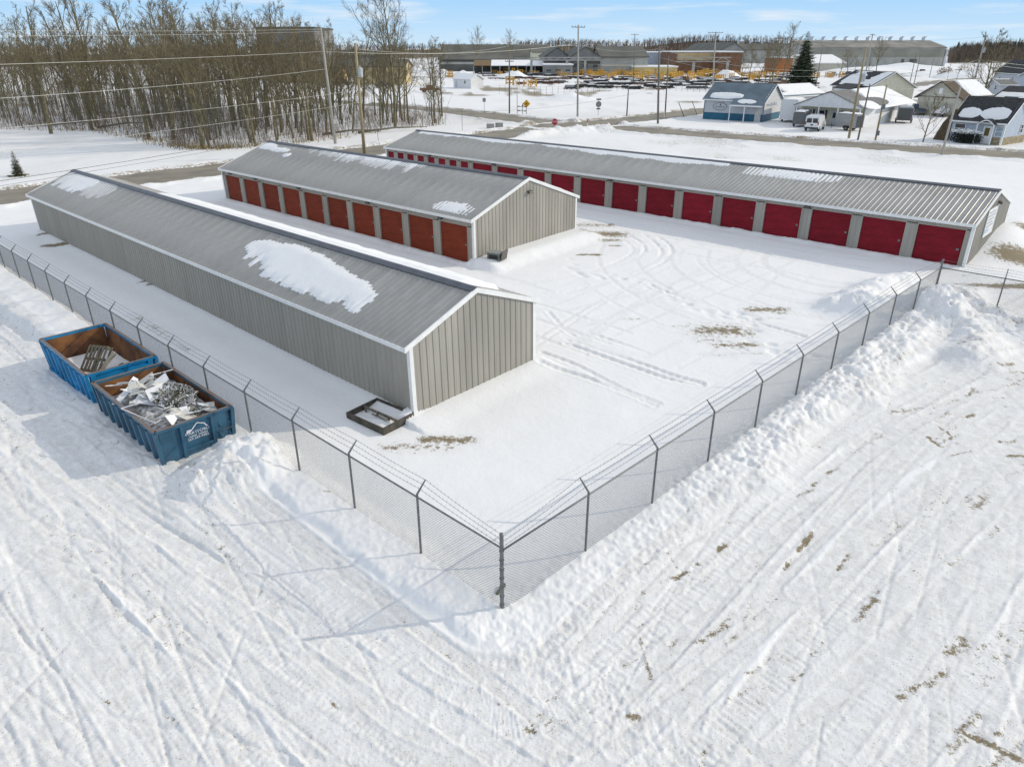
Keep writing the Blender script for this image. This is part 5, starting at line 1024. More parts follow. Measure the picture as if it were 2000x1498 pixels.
def ell(cx, cs, rx, rs_, sd=2, k=.3): return lambda X, Sx: 1.1*(1-np.hypot((X-cx)/rx, (Sx-cs)/rs_)**1.5)+k*(fbm(X*.8, Sx*.8, 3, sd)-.5)
# blue roofed shop
P0, P1 = G(1373, 233), G(1488, 239); bs = gable('blue_roof_shop', 'grey metal shop with blue roof, blue skirting and corner porch', 'shop', P0, P1, 9.0, 3.3, 5.6, M_sid_g, M_blueroof, 'x'); Lb = bs['w']; bpy.context.view_layer.update()
mb = MB(); mb.box(-.02, Lb+.02, -.035, 0, -.5, 1.15); mb.obj('skirting', M_bluewall, bs); mb = MB(); mb.box(Lb, Lb+.035, 0, 9, -.5, 1.15); mb.obj('skirting', M_bluewall, bs)
for xx in (0, Lb): mb = MB(); mb.box(xx-.06, xx+.06, -.07, .05, -.3, 3.3); mb.obj('corner_trim', mat('slate_trim', (.10, .13, .17), .5), bs)
siding(bs, 0, Lb, 1.16, 3.25, 0, M_sid_g, pitch=.3); siding(bs, 0, 9, 1.16, 3.3, Lb, mat('silver_cladding', (.62, .62, .63), .5), 'x', .3); siding(bs, 0, 9, 3.3, 5.6, Lb, MATS['silver_cladding'], 'x', .3, (4.5, 5.6))
px0 = Lb*.50; mb = MB(); mb.prism([(-1.9, 2.5), (-1.9, 2.62), (0., 3.52), (0., 3.40)], 'x', px0, Lb+.3); mb.obj('porch_roof', M_blueroof, bs)
mb = MB(); mb.box(px0, Lb+.3, -1.95, -1.9, 2.42, 2.62); mb.obj('porch_fascia', M_white, bs)
for xx in (px0+.08, px0+2.55): mb = MB(); mb.box(xx-.07, xx+.07, -1.85, -1.71, -.3, 2.5); mb.obj('porch_post', M_white, bs)
mb = MB(); mb.box(Lb-1.35, Lb-.35, -.09, -.036, -.1, 2.1); dr = mb.obj('door', mat('pale_door', (.62, .60, .56), .5), bs); mb = MB(); mb.box(Lb-.5, Lb-.44, -.14, -.09, .9, 1.05); mb.obj('handle', M_galv, dr)
def disc(mb, cx, cz, rx, rz_, y0, y1, k=28): mb.prism([(cx+rx*math.cos(2*math.pi*i/k), cz+rz_*math.sin(2*math.pi*i/k)) for i in range(k)], 'y', y0, y1)
sg = thing('oval_sign', 'oval grey sign with dark lettering on the blue roofed shop front', 'sign', bs.location); sg.matrix_world = bs.matrix_world @ Matrix.Translation((Lb*.275, -.04, 2.15))
mb = MB(); disc(mb, 0, 0, 1.25, .62, -.05, 0); mb.obj('rim', M_galv, sg); mb = MB(); disc(mb, 0, 0, 1.14, .53, -.07, -.05); mb.obj('panel', mat('sign_pale', (.50, .52, .55), .5), sg)
text('lettering', "RocknRods", .36, M_dark, sg, (.05, -.075, -.06), (math.pi/2, 0, 0), ext=.004); mb = MB(); mb.prism([(-.06, .12), (.12, .12), (.16, .3), (.06, .48), (-.03, .3)], 'y', -.078, -.07); mb.obj('emblem', M_dark, sg)
text('wall_lettering', "www.RobsRods", .85, mat('faded_blue_print', (.40, .50, .62), .6), bs, (Lb+.045, 3.9, 2.6), (math.pi/2, 0, math.pi/2), ext=.002)
rsnow(bs, 'oval snow patch on the left of the blue shop roof', .6, Lb*.62, 2.7, 5.2, 3.3, 5.6, 9, 0, ell(Lb*.32, 4.15, 3.1, 1.0), .11)
o = rsnow(bs, 'rounded snow patch on the blue porch roof', px0+.3, Lb-.3, 4.6, 6.9, 3.3, 5.6, 9, 0, ell(px0+2.4, 5.95, 2.1, .95), .11); 
P2 = G(1523, 226); P3 = G(1606, 219); bw = gable('shop_annex', 'grey annex with snowy blue roof behind the blue roofed shop', 'shop', P2, P3, 8, 3.2, 4.9, MATS['silver_cladding'], M_blueroof, 'x'); Lw = bw['w']; bpy.context.view_layer.update()
rsnow(bw, 'thick snow sheet over the annex roof', .1, Lw, .2, 4.3, 3.2, 4.9, 8, 0, lambda X, Sx: .55-1.2*(X < 2.6)*(Sx < 3.4)*sst(2.8, 1.8, X)+.2*(fbm(X, Sx, 3, 4)-.5), .13)
# white porch shop
P0, P1 = G(1560, 241), G(1684, 249); ws = gable('porch_shop', 'long low white shop with full width gable porch beside the white van', 'shop', P0, P1, 20, 2.95, 4.95, M_sid_w, M_shing3, 'y', .4); Lp = ws['w']; bpy.context.view_layer.update()
mb = MB(); mb.prism([(-.35, 2.75), (Lp+.35, 2.75), (Lp+.35, 2.9), (Lp/2, 4.9), (-.35, 2.9)], 'y', -2.0, -1.9); mb.obj('porch_gable', M_sid_w, ws); siding(ws, -.3, Lp+.3, 2.9, 4.75, -2.0, M_sid_w, tri=(Lp/2, 4.9))
for s in (0, 1):
    f = (lambda a: a) if s == 0 else (lambda a: Lp-a); mb = MB(); mb.prism([(f(-.42), 2.78), (f(Lp/2), 5.0), (f(Lp/2), 5.12), (f(-.42), 2.90)], 'y', -2.15, -.42); mb.obj('porch_roof', M_shing3, ws)
for xx in (.1, Lp*.36, Lp*.66, Lp-.1): mb = MB(); mb.box(xx-.08, xx+.08, -1.98, -1.82, -.3, 2.76); mb.obj('porch_post', M_white, ws)
siding(ws, 0, Lp, 0, 2.9, 0, M_cream)
for xx, w_ in ((Lp*.10, .95), (Lp*.30, .95), (Lp*.68, .9), (Lp*.83, .9)): win(ws, xx, .95, w_, 1.25, -.04, shut=True)
mb = MB(); mb.box(Lp*.50, Lp*.50+.95, -.10, -.04, 0, 2.1); dr = mb.obj('door', M_sid_g, ws); mb = MB(); mb.box(Lp*.50+.25, Lp*.50+.7, -.11, -.10, 1.1, 1.9); mb.obj('pane', M_glass, dr)
mb = MB(); mb.box(0, Lp, -2.0, 0, -.3, .08); mb.obj('porch_floor', M_conc, ws)
siding(ws, 0, 20, 0, 2.9, Lp, M_sid_w, 'x')
rsnow(ws, 'wide snow sheet on the right slope of the porch shop roof', 5.5, 20, .3, 6.6, 2.95, 4.95, Lp, 1, lambda X, Sx: .5+.3*(fbm(X*.5, Sx*.5, 3, 5)-.5)-1.1*sst(1.9, 0., np.hypot((X-7)/4, (Sx-4.4)/1.4)), .22, 'y')
rsnow(ws, 'small snow patch over the porch of the white shop', -1.8, 4.6, 3.4, 6.6, 2.95, 4.95, Lp, 1, ell(2, 5.2, 3.0, 1.4), .18, 'y')
# tan garage
P0, P1 = G(1786, 224), G(1869, 230); tg = gable('tan_garage', 'tan sided garage with wide gable and brown roof behind the bare yard tree', 'garage', P0, P1, 9.5, 3.2, 5.7, M_sid_t, M_shing2, 'y', .5, M_shing2, lap=True); Lg = tg['w']; bpy.context.view_layer.update()
for xx in (.5, Lg*.53): mb = MB(); mb.box(xx, xx+Lg*.40, -.06, -.03, 0, 2.3); dr = mb.obj('garage_door', M_sid_t, tg); [MB().box(xx, xx+Lg*.40, -.066, -.06, .02+.57*i, .55+.57*i).obj('door_panel', mat('tan_door', (.42, .40, .33), .6), dr) for i in range(4)]
mb = MB(); mb.box(Lg/2-.3, Lg/2+.3, -.07, -.03, 3.7, 4.6); mb.obj('vent', M_white, tg); mb = MB(); mb.box(-.3, Lg+.3, -.09, -.03, 3.12, 3.24); mb.obj('band_board', M_shing2, tg)
for xx in (.6, 2.2): mb = MB(); mb.box(Lg+.03, Lg+.05, 2+xx*1.6, 3+xx*1.6, 1, 2); mb.obj('window', M_glass, tg)
rsnow(tg, 'snow sheet over the back of the tan garage roof', 3.2, 9.9, .1, 4.6, 3.2, 5.7, Lg, 1, lambda X, Sx: .5-.45*sst(5.2, 3., X)*sst(.5, 3, Sx)+.4*(fbm(X, Sx, 3, 6)-.5), .2, 'y'); rsnow(tg, 'snow covering the hidden slope of the tan garage roof', -.3, 9.9, .1, 5., 3.2, 5.7, Lg, 0, lambda X, Sx: .5+0*X, .2, 'y')
# grey cottage
P0, P1 = G(1852, 276), G(1953, 285); hc = gable('grey_cottage', 'small grey cottage with arched door canopy and two snow patches on its dark roof', 'house', P0, P1, 6.6, 2.75, 5.3, M_sid_b, M_shing, 'x', .3, lap=True); Lc = hc['w']; bpy.context.view_layer.update()
mb = MB(); mb.box(Lc*.80, Lc+.05, -.07, 0, -.4, .95); mb.box(Lc, Lc+.08, 0, 6.6, -.4, .95); mb.obj('stone_skirting', M_stone, hc); mb = MB(); mb.box(Lc-.12, Lc+.09, -.09, .08, -.3, 2.7); mb.obj('corner_trim', M_white, hc)
win(hc, .35, 1.15, 1.35, 1.15, -.03, M_sid_w); win(hc, Lc*.845, 1.05, 1.0, 1.2, -.03, M_sid_w, gm=mat('pale_blind', (.30, .38, .45), .5)); win(hc, 4.6, 1.2, .8, 1.1, Lc+.04, face='x')
dx = Lc*.70; mb = MB(); mb.box(dx-.85, dx+.85, -1.0, 0, -.4, .12); mb.obj('step', M_conc, hc); mb = MB(); mb.box(dx-.5, dx+.5, -.10, -.036, .12, 2.2); dr = mb.obj('door', M_white, hc); mb = MB(); mb.box(dx-.28, dx+.28, -.115, -.10, 1.05, 2.0); mb.obj('pane', mat('door_pane', (.14, .10, .03), .2), dr)
mb = MB(); pts = [(dx-1.0+2.0*i/12, 2.45+.55*math.sin(math.pi*i/12)) for i in range(13)]
for (a, b), (c, e) in zip(pts[:-1], pts[1:]): mb.prism([(a, b), (c, e), (c, e+.09), (a, b+.09)], 'y', -1.0, .1)
mb.obj('arched_canopy', M_shing, hc); mb = MB()
for (a, b), (c, e) in zip(pts[:-1], pts[1:]): mb.prism([(a, b-.14), (c, e-.14), (c, e), (a, b)], 'y', -1.02, -.96)
mb.obj('arch_trim', M_white, hc)
for xx in (dx-.95, dx+.95): mb = MB(); mb.box(xx-.06, xx+.06, -.98, -.86, .1, 2.45); mb.obj('canopy_post', M_white, hc)
mb = MB(); mb.prism([(-2.3, -.4), (0, -.4), (0, 3.9), (-.25, 3.9), (-1.4, 2.2), (-2.1, .3)], 'y', .4, 6.4); mb.obj('side_lean_to', M_shing2, hc)
rsnow(hc, 'left slanted snow patch on the grey cottage roof', .2, 3.4, 1.6, 4.0, 2.75, 5.3, 6.6, 0, ell(1.35, 3.1, 1.35, .95), .11); rsnow(hc, 'right rounded snow patch above the arched cottage door', Lc*.42, Lc*.97, 1.5, 4.1, 2.75, 5.3, 6.6, 0, ell(dx+.1, 2.95, 1.75, 1.1), .13)
o_ = hc.matrix_world @ Vector((2.35, -.9, 0)); sb = thing('snowy_bush', 'wide clipped evergreen bush capped with snow before the grey cottage', 'bush', o_, hc.rotation_euler.z); mb = MB(); leaf_clump(mb, 0, 0, .75, 2.1, .75, .85, 2200, .10); mb.obj('foliage', [mat('yew_needle', (.018, .022, .013), .8), MATS['yew_needle']], sb); mb = MB(); leaf_clump(mb, 0, 0, 1.45, 1.95, .7, .32, 900, .13, .3); mb.obj('snow_cap', [M_snow, M_snow], sb)
# house with cream gable behind the porch shop
P0, P1 = G(1622, 190), G(1692, 197); yh = gable('cream_house', 'cream gabled house with dark snow flecked roof beyond the porch shop', 'house', P0, P1, 12, 3.0, 6.2, M_cream, M_shing, 'x', .5); Ly = yh['w']; bpy.context.view_layer.update(); win(yh, 1.2, 1, 1.0, 1.3, -.01); win(yh, 5, 1.2, 1.1, 1.3, Ly, face='x')
mb = MB(); mb.prism([(-3.0, 2.5), (-3.0, 2.65), (0, 3.6), (0, 3.45)], 'x', Ly*.35, Ly*.85); mb.obj('porch_roof', M_shing, yh); mb = MB(); mb.box(Ly*.37, Ly*.83, -2.8, 0, -.3, 2.5); mb.obj('porch_wall', M_sid_w, yh); win(yh, Ly*.55, 1., 1.3, 1.1, -2.8)
rsnow(yh, 'broken snow patches on the cream house roof', 1, Ly, .3, 6.6, 3.0, 6.2, 12, 0, lambda X, Sx: .95*(fbm(X*.22, Sx*.35, 4, 9)-.42)+.1*(X-6)/6, .15)
# houses at the right edge
for nm, lab, a, b, dep, he, hr, mw, mr, rg, kw in (('dark_roof_house', 'grey house with black roof at the far right edge', (1938, 161), (1995, 166), 10, 3.4, 7.2, M_sid_g, M_shing, 'x', {}), ('blue_house', 'pale blue gabled house cut by the right edge of the frame', (1984, 178), (2062, 186), 12, 4.0, 6.8, M_sid_b, mat('green_shingle', (.06, .10, .09), .8), 'y', {}),
        ('garden_shed', 'small grey garden shed behind the bare tree near the right edge', (1921, 182), (1950, 185), 4, 2.4, 3.4, M_sid_g, M_shing3, 'y', {}), ('long_dark_roof_house', 'long low house with dark roof above the grey cottage', (1936, 218), (2060, 226), 9, 2.6, 4.3, M_sid_w, M_shing, 'x', {}), ('snow_roof_garage', 'low garage under thick snow right of the grey cottage', (1930, 237), (2040, 246), 7, 2.3, 3.6, M_sid_g, mat('green_shingle', (.06, .10, .09), .8), 'x', {}), ('white_lean_to', 'white lean to with snowy roof at the right frame edge beside the cottage', (1988, 268), (2080, 276), 6, 2.3, 3.2, M_sid_w, M_shing3, 'x', {})):
    h_ = gable(nm, lab, 'house' if 'house' in nm else 'shed', G(*a), G(*b), dep, he, hr, mw, mr, rg, .4, **kw); bpy.context.view_layer.update(); Lh = h_['w']; win(h_, Lh*.2, 1., .9, 1.1, -.01); win(h_, Lh*.65, 1., .9, 1.1, -.01)
    if nm in ('snow_roof_garage', 'white_lean_to', 'garden_shed', 'long_dark_roof_house'):
        sp = dep if rg == 'x' else Lh; ln = Lh if rg == 'x' else dep
        rsnow(h_, {'snow_roof_garage': 'thick snow over the low garage roof', 'white_lean_to': 'snow over the white lean to roof', 'garden_shed': 'snow cap on the grey garden shed', 'long_dark_roof_house': 'snow along the lower edge of the long dark roof'}[nm], 0, ln, .1 if nm != 'long_dark_roof_house' else 3.2, sp/2+.7, he, hr, sp, 0, lambda X, Sx: .5+.3*(fbm(X*.4, Sx*.4, 3, 7)-.5)-.8*(nm == 'snow_roof_garage')*sst(4, 0, X), .2, rg, step=.3)
# ---------------------------------------------------------------- vehicles
M_tyre = mat('tyre_rubber', (.02, .02, .02), .9); M_red = mat('tail_light', (.35, .01, .01), .3); M_vw = mat('vehicle_white', (.72, .73, .74), .3, var=.04); M_vg = mat('trailer_grey', (.13, .135, .14), .45, var=.12, sc=2) if 0 else mat('trailer_grey', (.13, .135, .14), .45, 0, .12, 2); M_vk = mat('trailer_black', (.035, .037, .042), .4); M_vs = mat('trailer_silver', (.34, .345, .34), .4, .3)
def wheel(R, x, y, r, w):
    mb = MB(); mb.tube([(x-w/2, y, r), (x+w/2, y, r)], r, 16); t = mb.obj('wheel', M_tyre, R); mb = MB(); mb.tube([(x-w/2-.012, y, r), (x+w/2+.012, y, r)], r*.58, 12); mb.obj('rim', M_galv, t)
def auto(name, label, cat, px, py, rz, Ln, Wd, prof, cab, paint, wr=.36, ax=(.18, .80), group=None, panes=()):
    """local y runs from the rear (0) to the front (Ln); prof/cab are side outlines (y,z)"""
    g = G(px, py); R = thing(name, label, cat, (g.x, g.y, gh(g.x, g.y)+.02), rz, group); mb = MB(); w = Wd/2
    n = len(prof)
    def shell(pl, w0, taper, nm, m):
        mb = MB(); zs = [z for _, z in pl]; z0, z1 = min(zs), max(zs); k = len(pl)
        L_ = [(-w0+taper*(z-z0)/(z1-z0), y, z) for y, z in pl]; Rr = [(w0-taper*(z-z0)/(z1-z0), y, z) for y, z in pl]
        mb.add(L_+Rr, [tuple(range(k)), tuple(range(2*k-1, k-1, -1))]+[((i+1) % k, i, k+i, k+(i+1) % k) for i in range(k)]); return mb.obj(nm, m, R)
    shell(prof, w, .05, 'body', paint)
    if cab: shell(cab, w-.06, .16, 'cab', paint)
    for a in ax:
        for s in (-1, 1): wheel(R, s*(w-.10), a*Ln, wr, .22)
    return R
def side_pane(R, x, pl, m=M_glass):
    for s in (-1, 1): mb = MB(); mb.prism(pl, 'x', *sorted((s*x, s*(x+.015)))); mb.obj('side_window', m, R)
def tail(R, w, z0, z1, y=-.012):
    for s in (-1, 1): mb = MB(); mb.box(*sorted((s*(w-.16), s*w)), y, y+.03, z0, z1); mb.obj('tail_light', M_red, R)
vz = math.atan2(-(G(1640, 232).x-G(1588, 254).x), (G(1640, 232).y-G(1588, 254).y))
van = auto('passenger_van', 'white passenger van with roof rack parked beside the porch shop', 'van', 1583, 258, vz, 5.4, 1.98, [(0, .42), (5.3, .40), (5.42, .62), (5.36, .98), (4.55, 1.16), (3.75, 2.02), (3.5, 2.08), (.25, 2.10), (.06, 1.95), (0, 1.1)], None, M_vw)
for a, b in ((.35, 1.35), (1.5, 2.35), (2.5, 3.1), (3.2, 3.85)): side_pane(van, .93, [(a, 1.28), (b, 1.28), (b-.06 if b < 3.5 else b-.35, 1.86), (a, 1.86)])
for s in (-1, 1): mb = MB(); mb.prism([(s*.08, 1.22), (s*.78, 1.22), (s*.74, 1.82), (s*.08, 1.82)], 'y', -.012, .06); mb.obj('rear_window', M_glass, van)
mb = MB(); mb.box(-.98, .98, -.12, .02, .42, .60); mb.obj('bumper', M_dark, van); mb = MB(); mb.box(-.17, .17, -.02, .0, .85, 1.02); mb.obj('number_plate', M_dark, van); tail(van, .96, .95, 1.35)
mb = MB()
for yy in (.5, 1.7, 2.9): mb.tube([(-.8, yy, 2.2), (.8, yy, 2.2)], .03, 5); mb.box(-.82, -.76, yy-.03, yy+.03, 2.08, 2.2).box(.76, .82, yy-.03, yy+.03, 2.08, 2.2)
mb.obj('roof_rack', M_white, van); mb = MB(); mb.prism([(3.86, 1.75), (4.42, 1.22), (4.44, 1.24), (3.88, 1.78)], 'x', -.75, .75); mb.obj('windscreen', M_glass, van)
def trailer(label, px, py, rz, Ln, Wd, H, m, mrear, cat='trailer', snow=True, z0=.45, front=False):
    g = G(px, py); R = thing('cargo_trailer', label, cat, (g.x, g.y, gh(g.x, g.y)), rz); w = Wd/2; mb = MB(); mb.prism([(-w, z0), (w, z0), (w, H-.18), (w-.18, H), (-w+.18, H), (-w, H-.18)], 'y', 0, Ln); mb.obj('body', m, R)
    mb = MB(); mb.box(-w+.08, w-.08, -.03, 0, z0+.05, H-.2); d = mb.obj('rear_door', mrear, R); mb = MB(); mb.box(w-.3, w-.24, -.08, -.03, z0+.2, H-.5); mb.obj('lock_bar', M_galv, d)
    for s in (-1, 1):
        for k in range(4): mb = MB(); mb.box(*sorted((s*w, s*(w+.012))), Ln*(k+.5)/4-.02, Ln*(k+.5)/4+.02, z0, H-.2); mb.obj('side_seam', M_vs, R)
    for s in (-1, 1): wheel(R, s*(w+.02), Ln*.42, .34, .2); mb = MB(); mb.prism([(Ln*.42-.48, .35), (Ln*.42-.40, .72), (Ln*.42+.40, .72), (Ln*.42+.48, .35), (Ln*.42+.40, .35), (Ln*.42+.34, .66), (Ln*.42-.34, .66), (Ln*.42-.40, .35)], 'x', *sorted((s*(w-.05), s*(w+.16)))); mb.obj('mudguard', M_dark, R)
    mb = MB(); mb.tube([(-.5, Ln, z0+.05), (0, Ln+1.2, z0+.05), (.5, Ln, z0+.05)], .05, 5); mb.tube([(0, Ln+1.1, 0), (0, Ln+1.1, z0+.4)], .04, 5); mb.obj('tow_bar', M_dark, R); tail(R, w, z0+.02, z0+.14, -.04)
    if snow: mb = MB(); leafs = 9; vs_ = [(-w+.1+(Wd-.2)*i/8, .1+(Ln-.2)*j/8, H+.01+(.12 if 0 < i < 8 and 0 < j < 8 else 0)) for i in range(9) for j in range(9)]; mb.add(vs_, [(i*9+j, (i+1)*9+j, (i+1)*9+j+1, i*9+j+1) for i in range(8) for j in range(8)]); o = mb.obj('trailer_snow', M_snow, None, True, label='snow lying on the '+label.split(' trailer')[0]+' trailer roof', cat='snow', kind='stuff'); bpy.context.view_layer.update(); o.matrix_world = R.matrix_world.copy()
    return R
trailer('grey cargo trailer tucked between the white van and white box trailer', 1557, 249, vz, 3.6, 1.7, 2.25, M_vg, M_vg); trailer('silver and black cargo trailer parked behind the leaning poles', 1676, 257, vz+1.15, 3.4, 1.9, 2.35, M_vs, M_vk); trailer('dark fronted grey cargo trailer at the back corner of the porch shop', 1764, 242, vz+.12, 3.6, 2.2, 2.5, M_vs, mat('trailer_dark', (.075, .08, .078), .5), snow=False); trailer('tall white box trailer between the blue shop and the porch shop', 1537, 240, vz, 5.2, 2.6, 3.55, M_vw, M_vw, snow=True)
def pickup(label, px, py, rz, m, cat='pickup', snowy=False):
    R = auto('pickup_truck', label, cat, px, py, rz, 5.3, 1.95, [(0, .5), (5.2, .48), (5.3, .75), (5.25, 1.0), (3.9, 1.1), (0, 1.08)], [(1.75, 1.05), (3.95, 1.05), (3.35, 1.78), (1.95, 1.80)], m)
    side_pane(R, .80, [(2.0, 1.18), (2.75, 1.18), (2.75, 1.68), (2.08, 1.68)]); side_pane(R, .80, [(2.85, 1.18), (3.65, 1.18), (3.3, 1.68), (2.85, 1.68)]); mb = MB(); mb.prism([(3.42, 1.72), (3.9, 1.15), (3.93, 1.17), (3.45, 1.75)], 'x', -.68, .68); mb.obj('windscreen', M_glass, R); mb = MB(); mb.box(-.95, .95, -.1, .02, .45, .62); mb.obj('bumper', M_galv, R); tail(R, .95, .8, 1.0); mb = MB(); mb.box(-.8, .8, .15, 1.65, 1.081, 1.10); mb.obj('bed', M_snow if snowy else M_dark, R); return R
pickup('dark pickup on the grey distant lot', 1790, 144, -1.45, M_vk); pickup('white pickup parked in front of the tan garage', 1826, 229, -1.15, M_vw, snowy=True); pickup('blue pickup beside the dark fronted trailer', 1795, 226, -.3, mat('vehicle_blue', (.03, .07, .10), .3)); pickup('black pickup with silver grille at the right, by the garden shed', 1960, 186, math.pi-.25, M_vk); pickup('red brown old truck glimpsed through the right end of the wood', 822, 181, -1.2, mat('vehicle_rust', (.22, .07, .04), .6)); pickup('dark pickup among the shrubs before the snow roofed hall', 1648, 148, -1.2, M_vk)
for k, (px, py) in enumerate(((607, 172), (655, 168), (735, 172), (1625, 150))): pickup(['grey car behind the wood, left of the leaning pole', 'dark car behind the wood, right of the leaning pole', 'dark car behind the wood left of the big tree', 'grey car before the snow roofed hall'][k], px, py, -1.2+.2*k, [M_vs, M_vk, M_vk, M_vs][k], 'car')
# ---------------------------------------------------------------- signs, hydrant, small street things
def post_sign(name, label, cat, px, py, top, face=None, m=M_galv, rz=0.):
    g = G(px, py); h = HT(px, py, top); R = thing(name, label, cat, (g.x, g.y, gh(g.x, g.y)-.05), rz); mb = MB(); mb.cyl(0, 0, -.2, h, .035, 6); mb.obj('post', m, R); return R, h
def ngon(mb, n, r, z, y0, y1, ph=0., x=0.): mb.prism([(x+r*math.cos(ph+2*math.pi*i/n), z+r*math.sin(ph+2*math.pi*i/n)) for i in range(n)], 'y', y0, y1)
R, h = post_sign('stop_sign', 'red stop sign poking above the ploughed snow at the junction', 'stop sign', 1083, 259, 242, rz=-.15); h = max(h, 1.75); mb = MB(); ngon(mb, 8, .46, h-.35, -.06, -.04, math.pi/8); mb.obj('face', mat('stop_red', (.50, .015, .03), .4), R); mb = MB(); ngon(mb, 8, .49, h-.35, -.04, -.03, math.pi/8); mb.obj('edge', M_white, R); text('lettering', 'STOP', .34, M_white, R, (0, -.062, h-.35), (math.pi/2, 0, 0))
R, h = post_sign('diamond_sign', 'yellow diamond warning sign right of the snowy rail frame', 'road sign', 1028, 225, 196); mb = MB(); ngon(mb, 4, .72, h-.6, -.06, -.035); mb.obj('face', mat('sign_yellow', (.72, .36, .0), .45, 0, .05), R); mb = MB(); mb.box(-.07, .07, -.066, -.06, h-.85, h-.5).box(-.2, .2, -.066, -.06, h-.58, h-.48); mb.obj('symbol', M_dark, R)
R, h = post_sign('stop_sign', 'back of a grey octagonal sign with plates on a post right of the tall pole', 'road sign', 1168, 226, 194, rz=.1); mb = MB(); ngon(mb, 8, .55, h-.85, -.05, -.03, math.pi/8); mb.obj('face', M_fac, R); mb = MB(); mb.box(-.45, .45, -.05, -.03, h-.12, h+.12).box(-.35, .35, -.05, -.03, h-1.75, h-1.5); mb.obj('plate', M_facd, R)
R, h = post_sign('road_sign', 'slim grey sign post by the road left of the pole', 'road sign', 946, 220, 190); mb = MB(); mb.box(-.3, .3, -.05, -.03, h-.7, h); mb.obj('face', M_facl, R)
R, h = post_sign('sign_post', 'bare thin metal post on the snow before the road', 'post', 903, 255, 217); R, h = post_sign('sign_post', 'thin post behind the far end of the longest shed', 'post', 739, 278, 238)
g = G(1010, 226); R = thing('rail_frame', 'snow capped pipe rail frame on the roadside left of the diamond sign', 'railing', (g.x, g.y, gh(g.x, g.y)-.05), -.1); mb = MB()
for x_, h_ in ((0, 3.4), (1., 2.0), (1.7, 1.5)): mb.cyl(x_, 0, -.2, h_, .05, 6)
mb.obj('post', M_facd, R); mb = MB(); mb.tube([(0, 0, 1.45), (1.75, 0, 1.35)], .05, 6); mb.tube([(0, 0, .7), (1.75, 0, .65)], .05, 6); mb.obj('rail', M_facd, R)
for x_, z_ in ((.3, 1.45), (1., 1.6), (1.5, 1.4), (.3, .7), (1.5, .65)): mb = MB(); mb.tube([(x_-.15, 0, z_), (x_+.15, 0, z_)], .10, 6); mb.obj('clamp', M_facd, R)
g = G(1166, 252); R = thing('fire_hydrant', 'yellow fire hydrant on the snow bank by the junction', 'hydrant', (g.x, g.y, gh(g.x, g.y)-.05), 0); M_hyd = mat('hydrant_yellow', (.70, .36, .01), .4); mb = MB(); mb.tube([(0, 0, -.2), (0, 0, .75), (0, 0, .92), (0, 0, 1.0)], [.17, .17, .14, .05], 12); mb.obj('barrel', M_hyd, R); mb = MB(); mb.tube([(-.27, 0, .58), (.27, 0, .58)], .09, 8); mb.tube([(0, -.28, .55), (0, 0, .55)], .11, 8); mb.obj('nozzle', M_hyd, R); mb = MB(); mb.cyl(0, 0, .70, .76, .22, 12); mb.obj('flange', M_hyd, R)
for px, py, top, lab in ((1147, 251, 231, 'white and orange marker post beside the yellow hydrant'), (1298, 228, 209, 'orange and white marker post behind the corner pole')):
    g = G(px, py); h = HT(px, py, top); R = thing('marker_post', lab, 'marker post', (g.x, g.y, gh(g.x, g.y)-.05), 0); mb = MB(); mb.cyl(0, 0, -.1, h*.62, .07, 8); mb.obj('white_band', M_white, R); mb = MB(); mb.cyl(0, 0, h*.62, h, .07, 8); mb.obj('orange_band', mat('marker_orange', (.60, .10, .02), .5), R)
for px, py, px2, py2, lab in ((1336, 229, 1326, 209, 'dark slanting guy marker left of the blue shop'), (1362, 225, 1352, 209, 'second dark slanting guy marker nearest the blue shop')):
    a = G(px, py); b = G(px2, py2, 0); mb = MB(); mb.tube([(0, 0, 0), (-1.0, 1., 2.4)], .06, 6); o = mb.obj('guy_marker', M_dark, None, loc=(a.x, a.y, gh(a.x, a.y)), label=lab, cat='post')
for k, (px, py) in enumerate(((958, 251), (975, 249))): g = G(px, py); o = MB().box(-.6, .6, -.5, .5, -.3, .65).obj('concrete_block', M_conc, None, loc=(g.x, g.y, gh(g.x, g.y)), label=['pale block on the snow left of its twin by the road', 'pale block on the snow right of its twin by the road'][k], cat='block')
P0, P1 = G(886, 172), G(920, 174); ss = gable('white_shed', 'tiny white hut with snowy roof in front of the yard', 'shed', P0, P1, 5, 2.7, 4.0, M_sid_w, M_snow, 'x', .3); win(ss, ss['w']*.62, 1.3, .8, .9, -.01); mb = MB(); mb.box(.9, 1.8, -.04, 0, 0, 2.0); mb.obj('door', M_sid_g, ss)
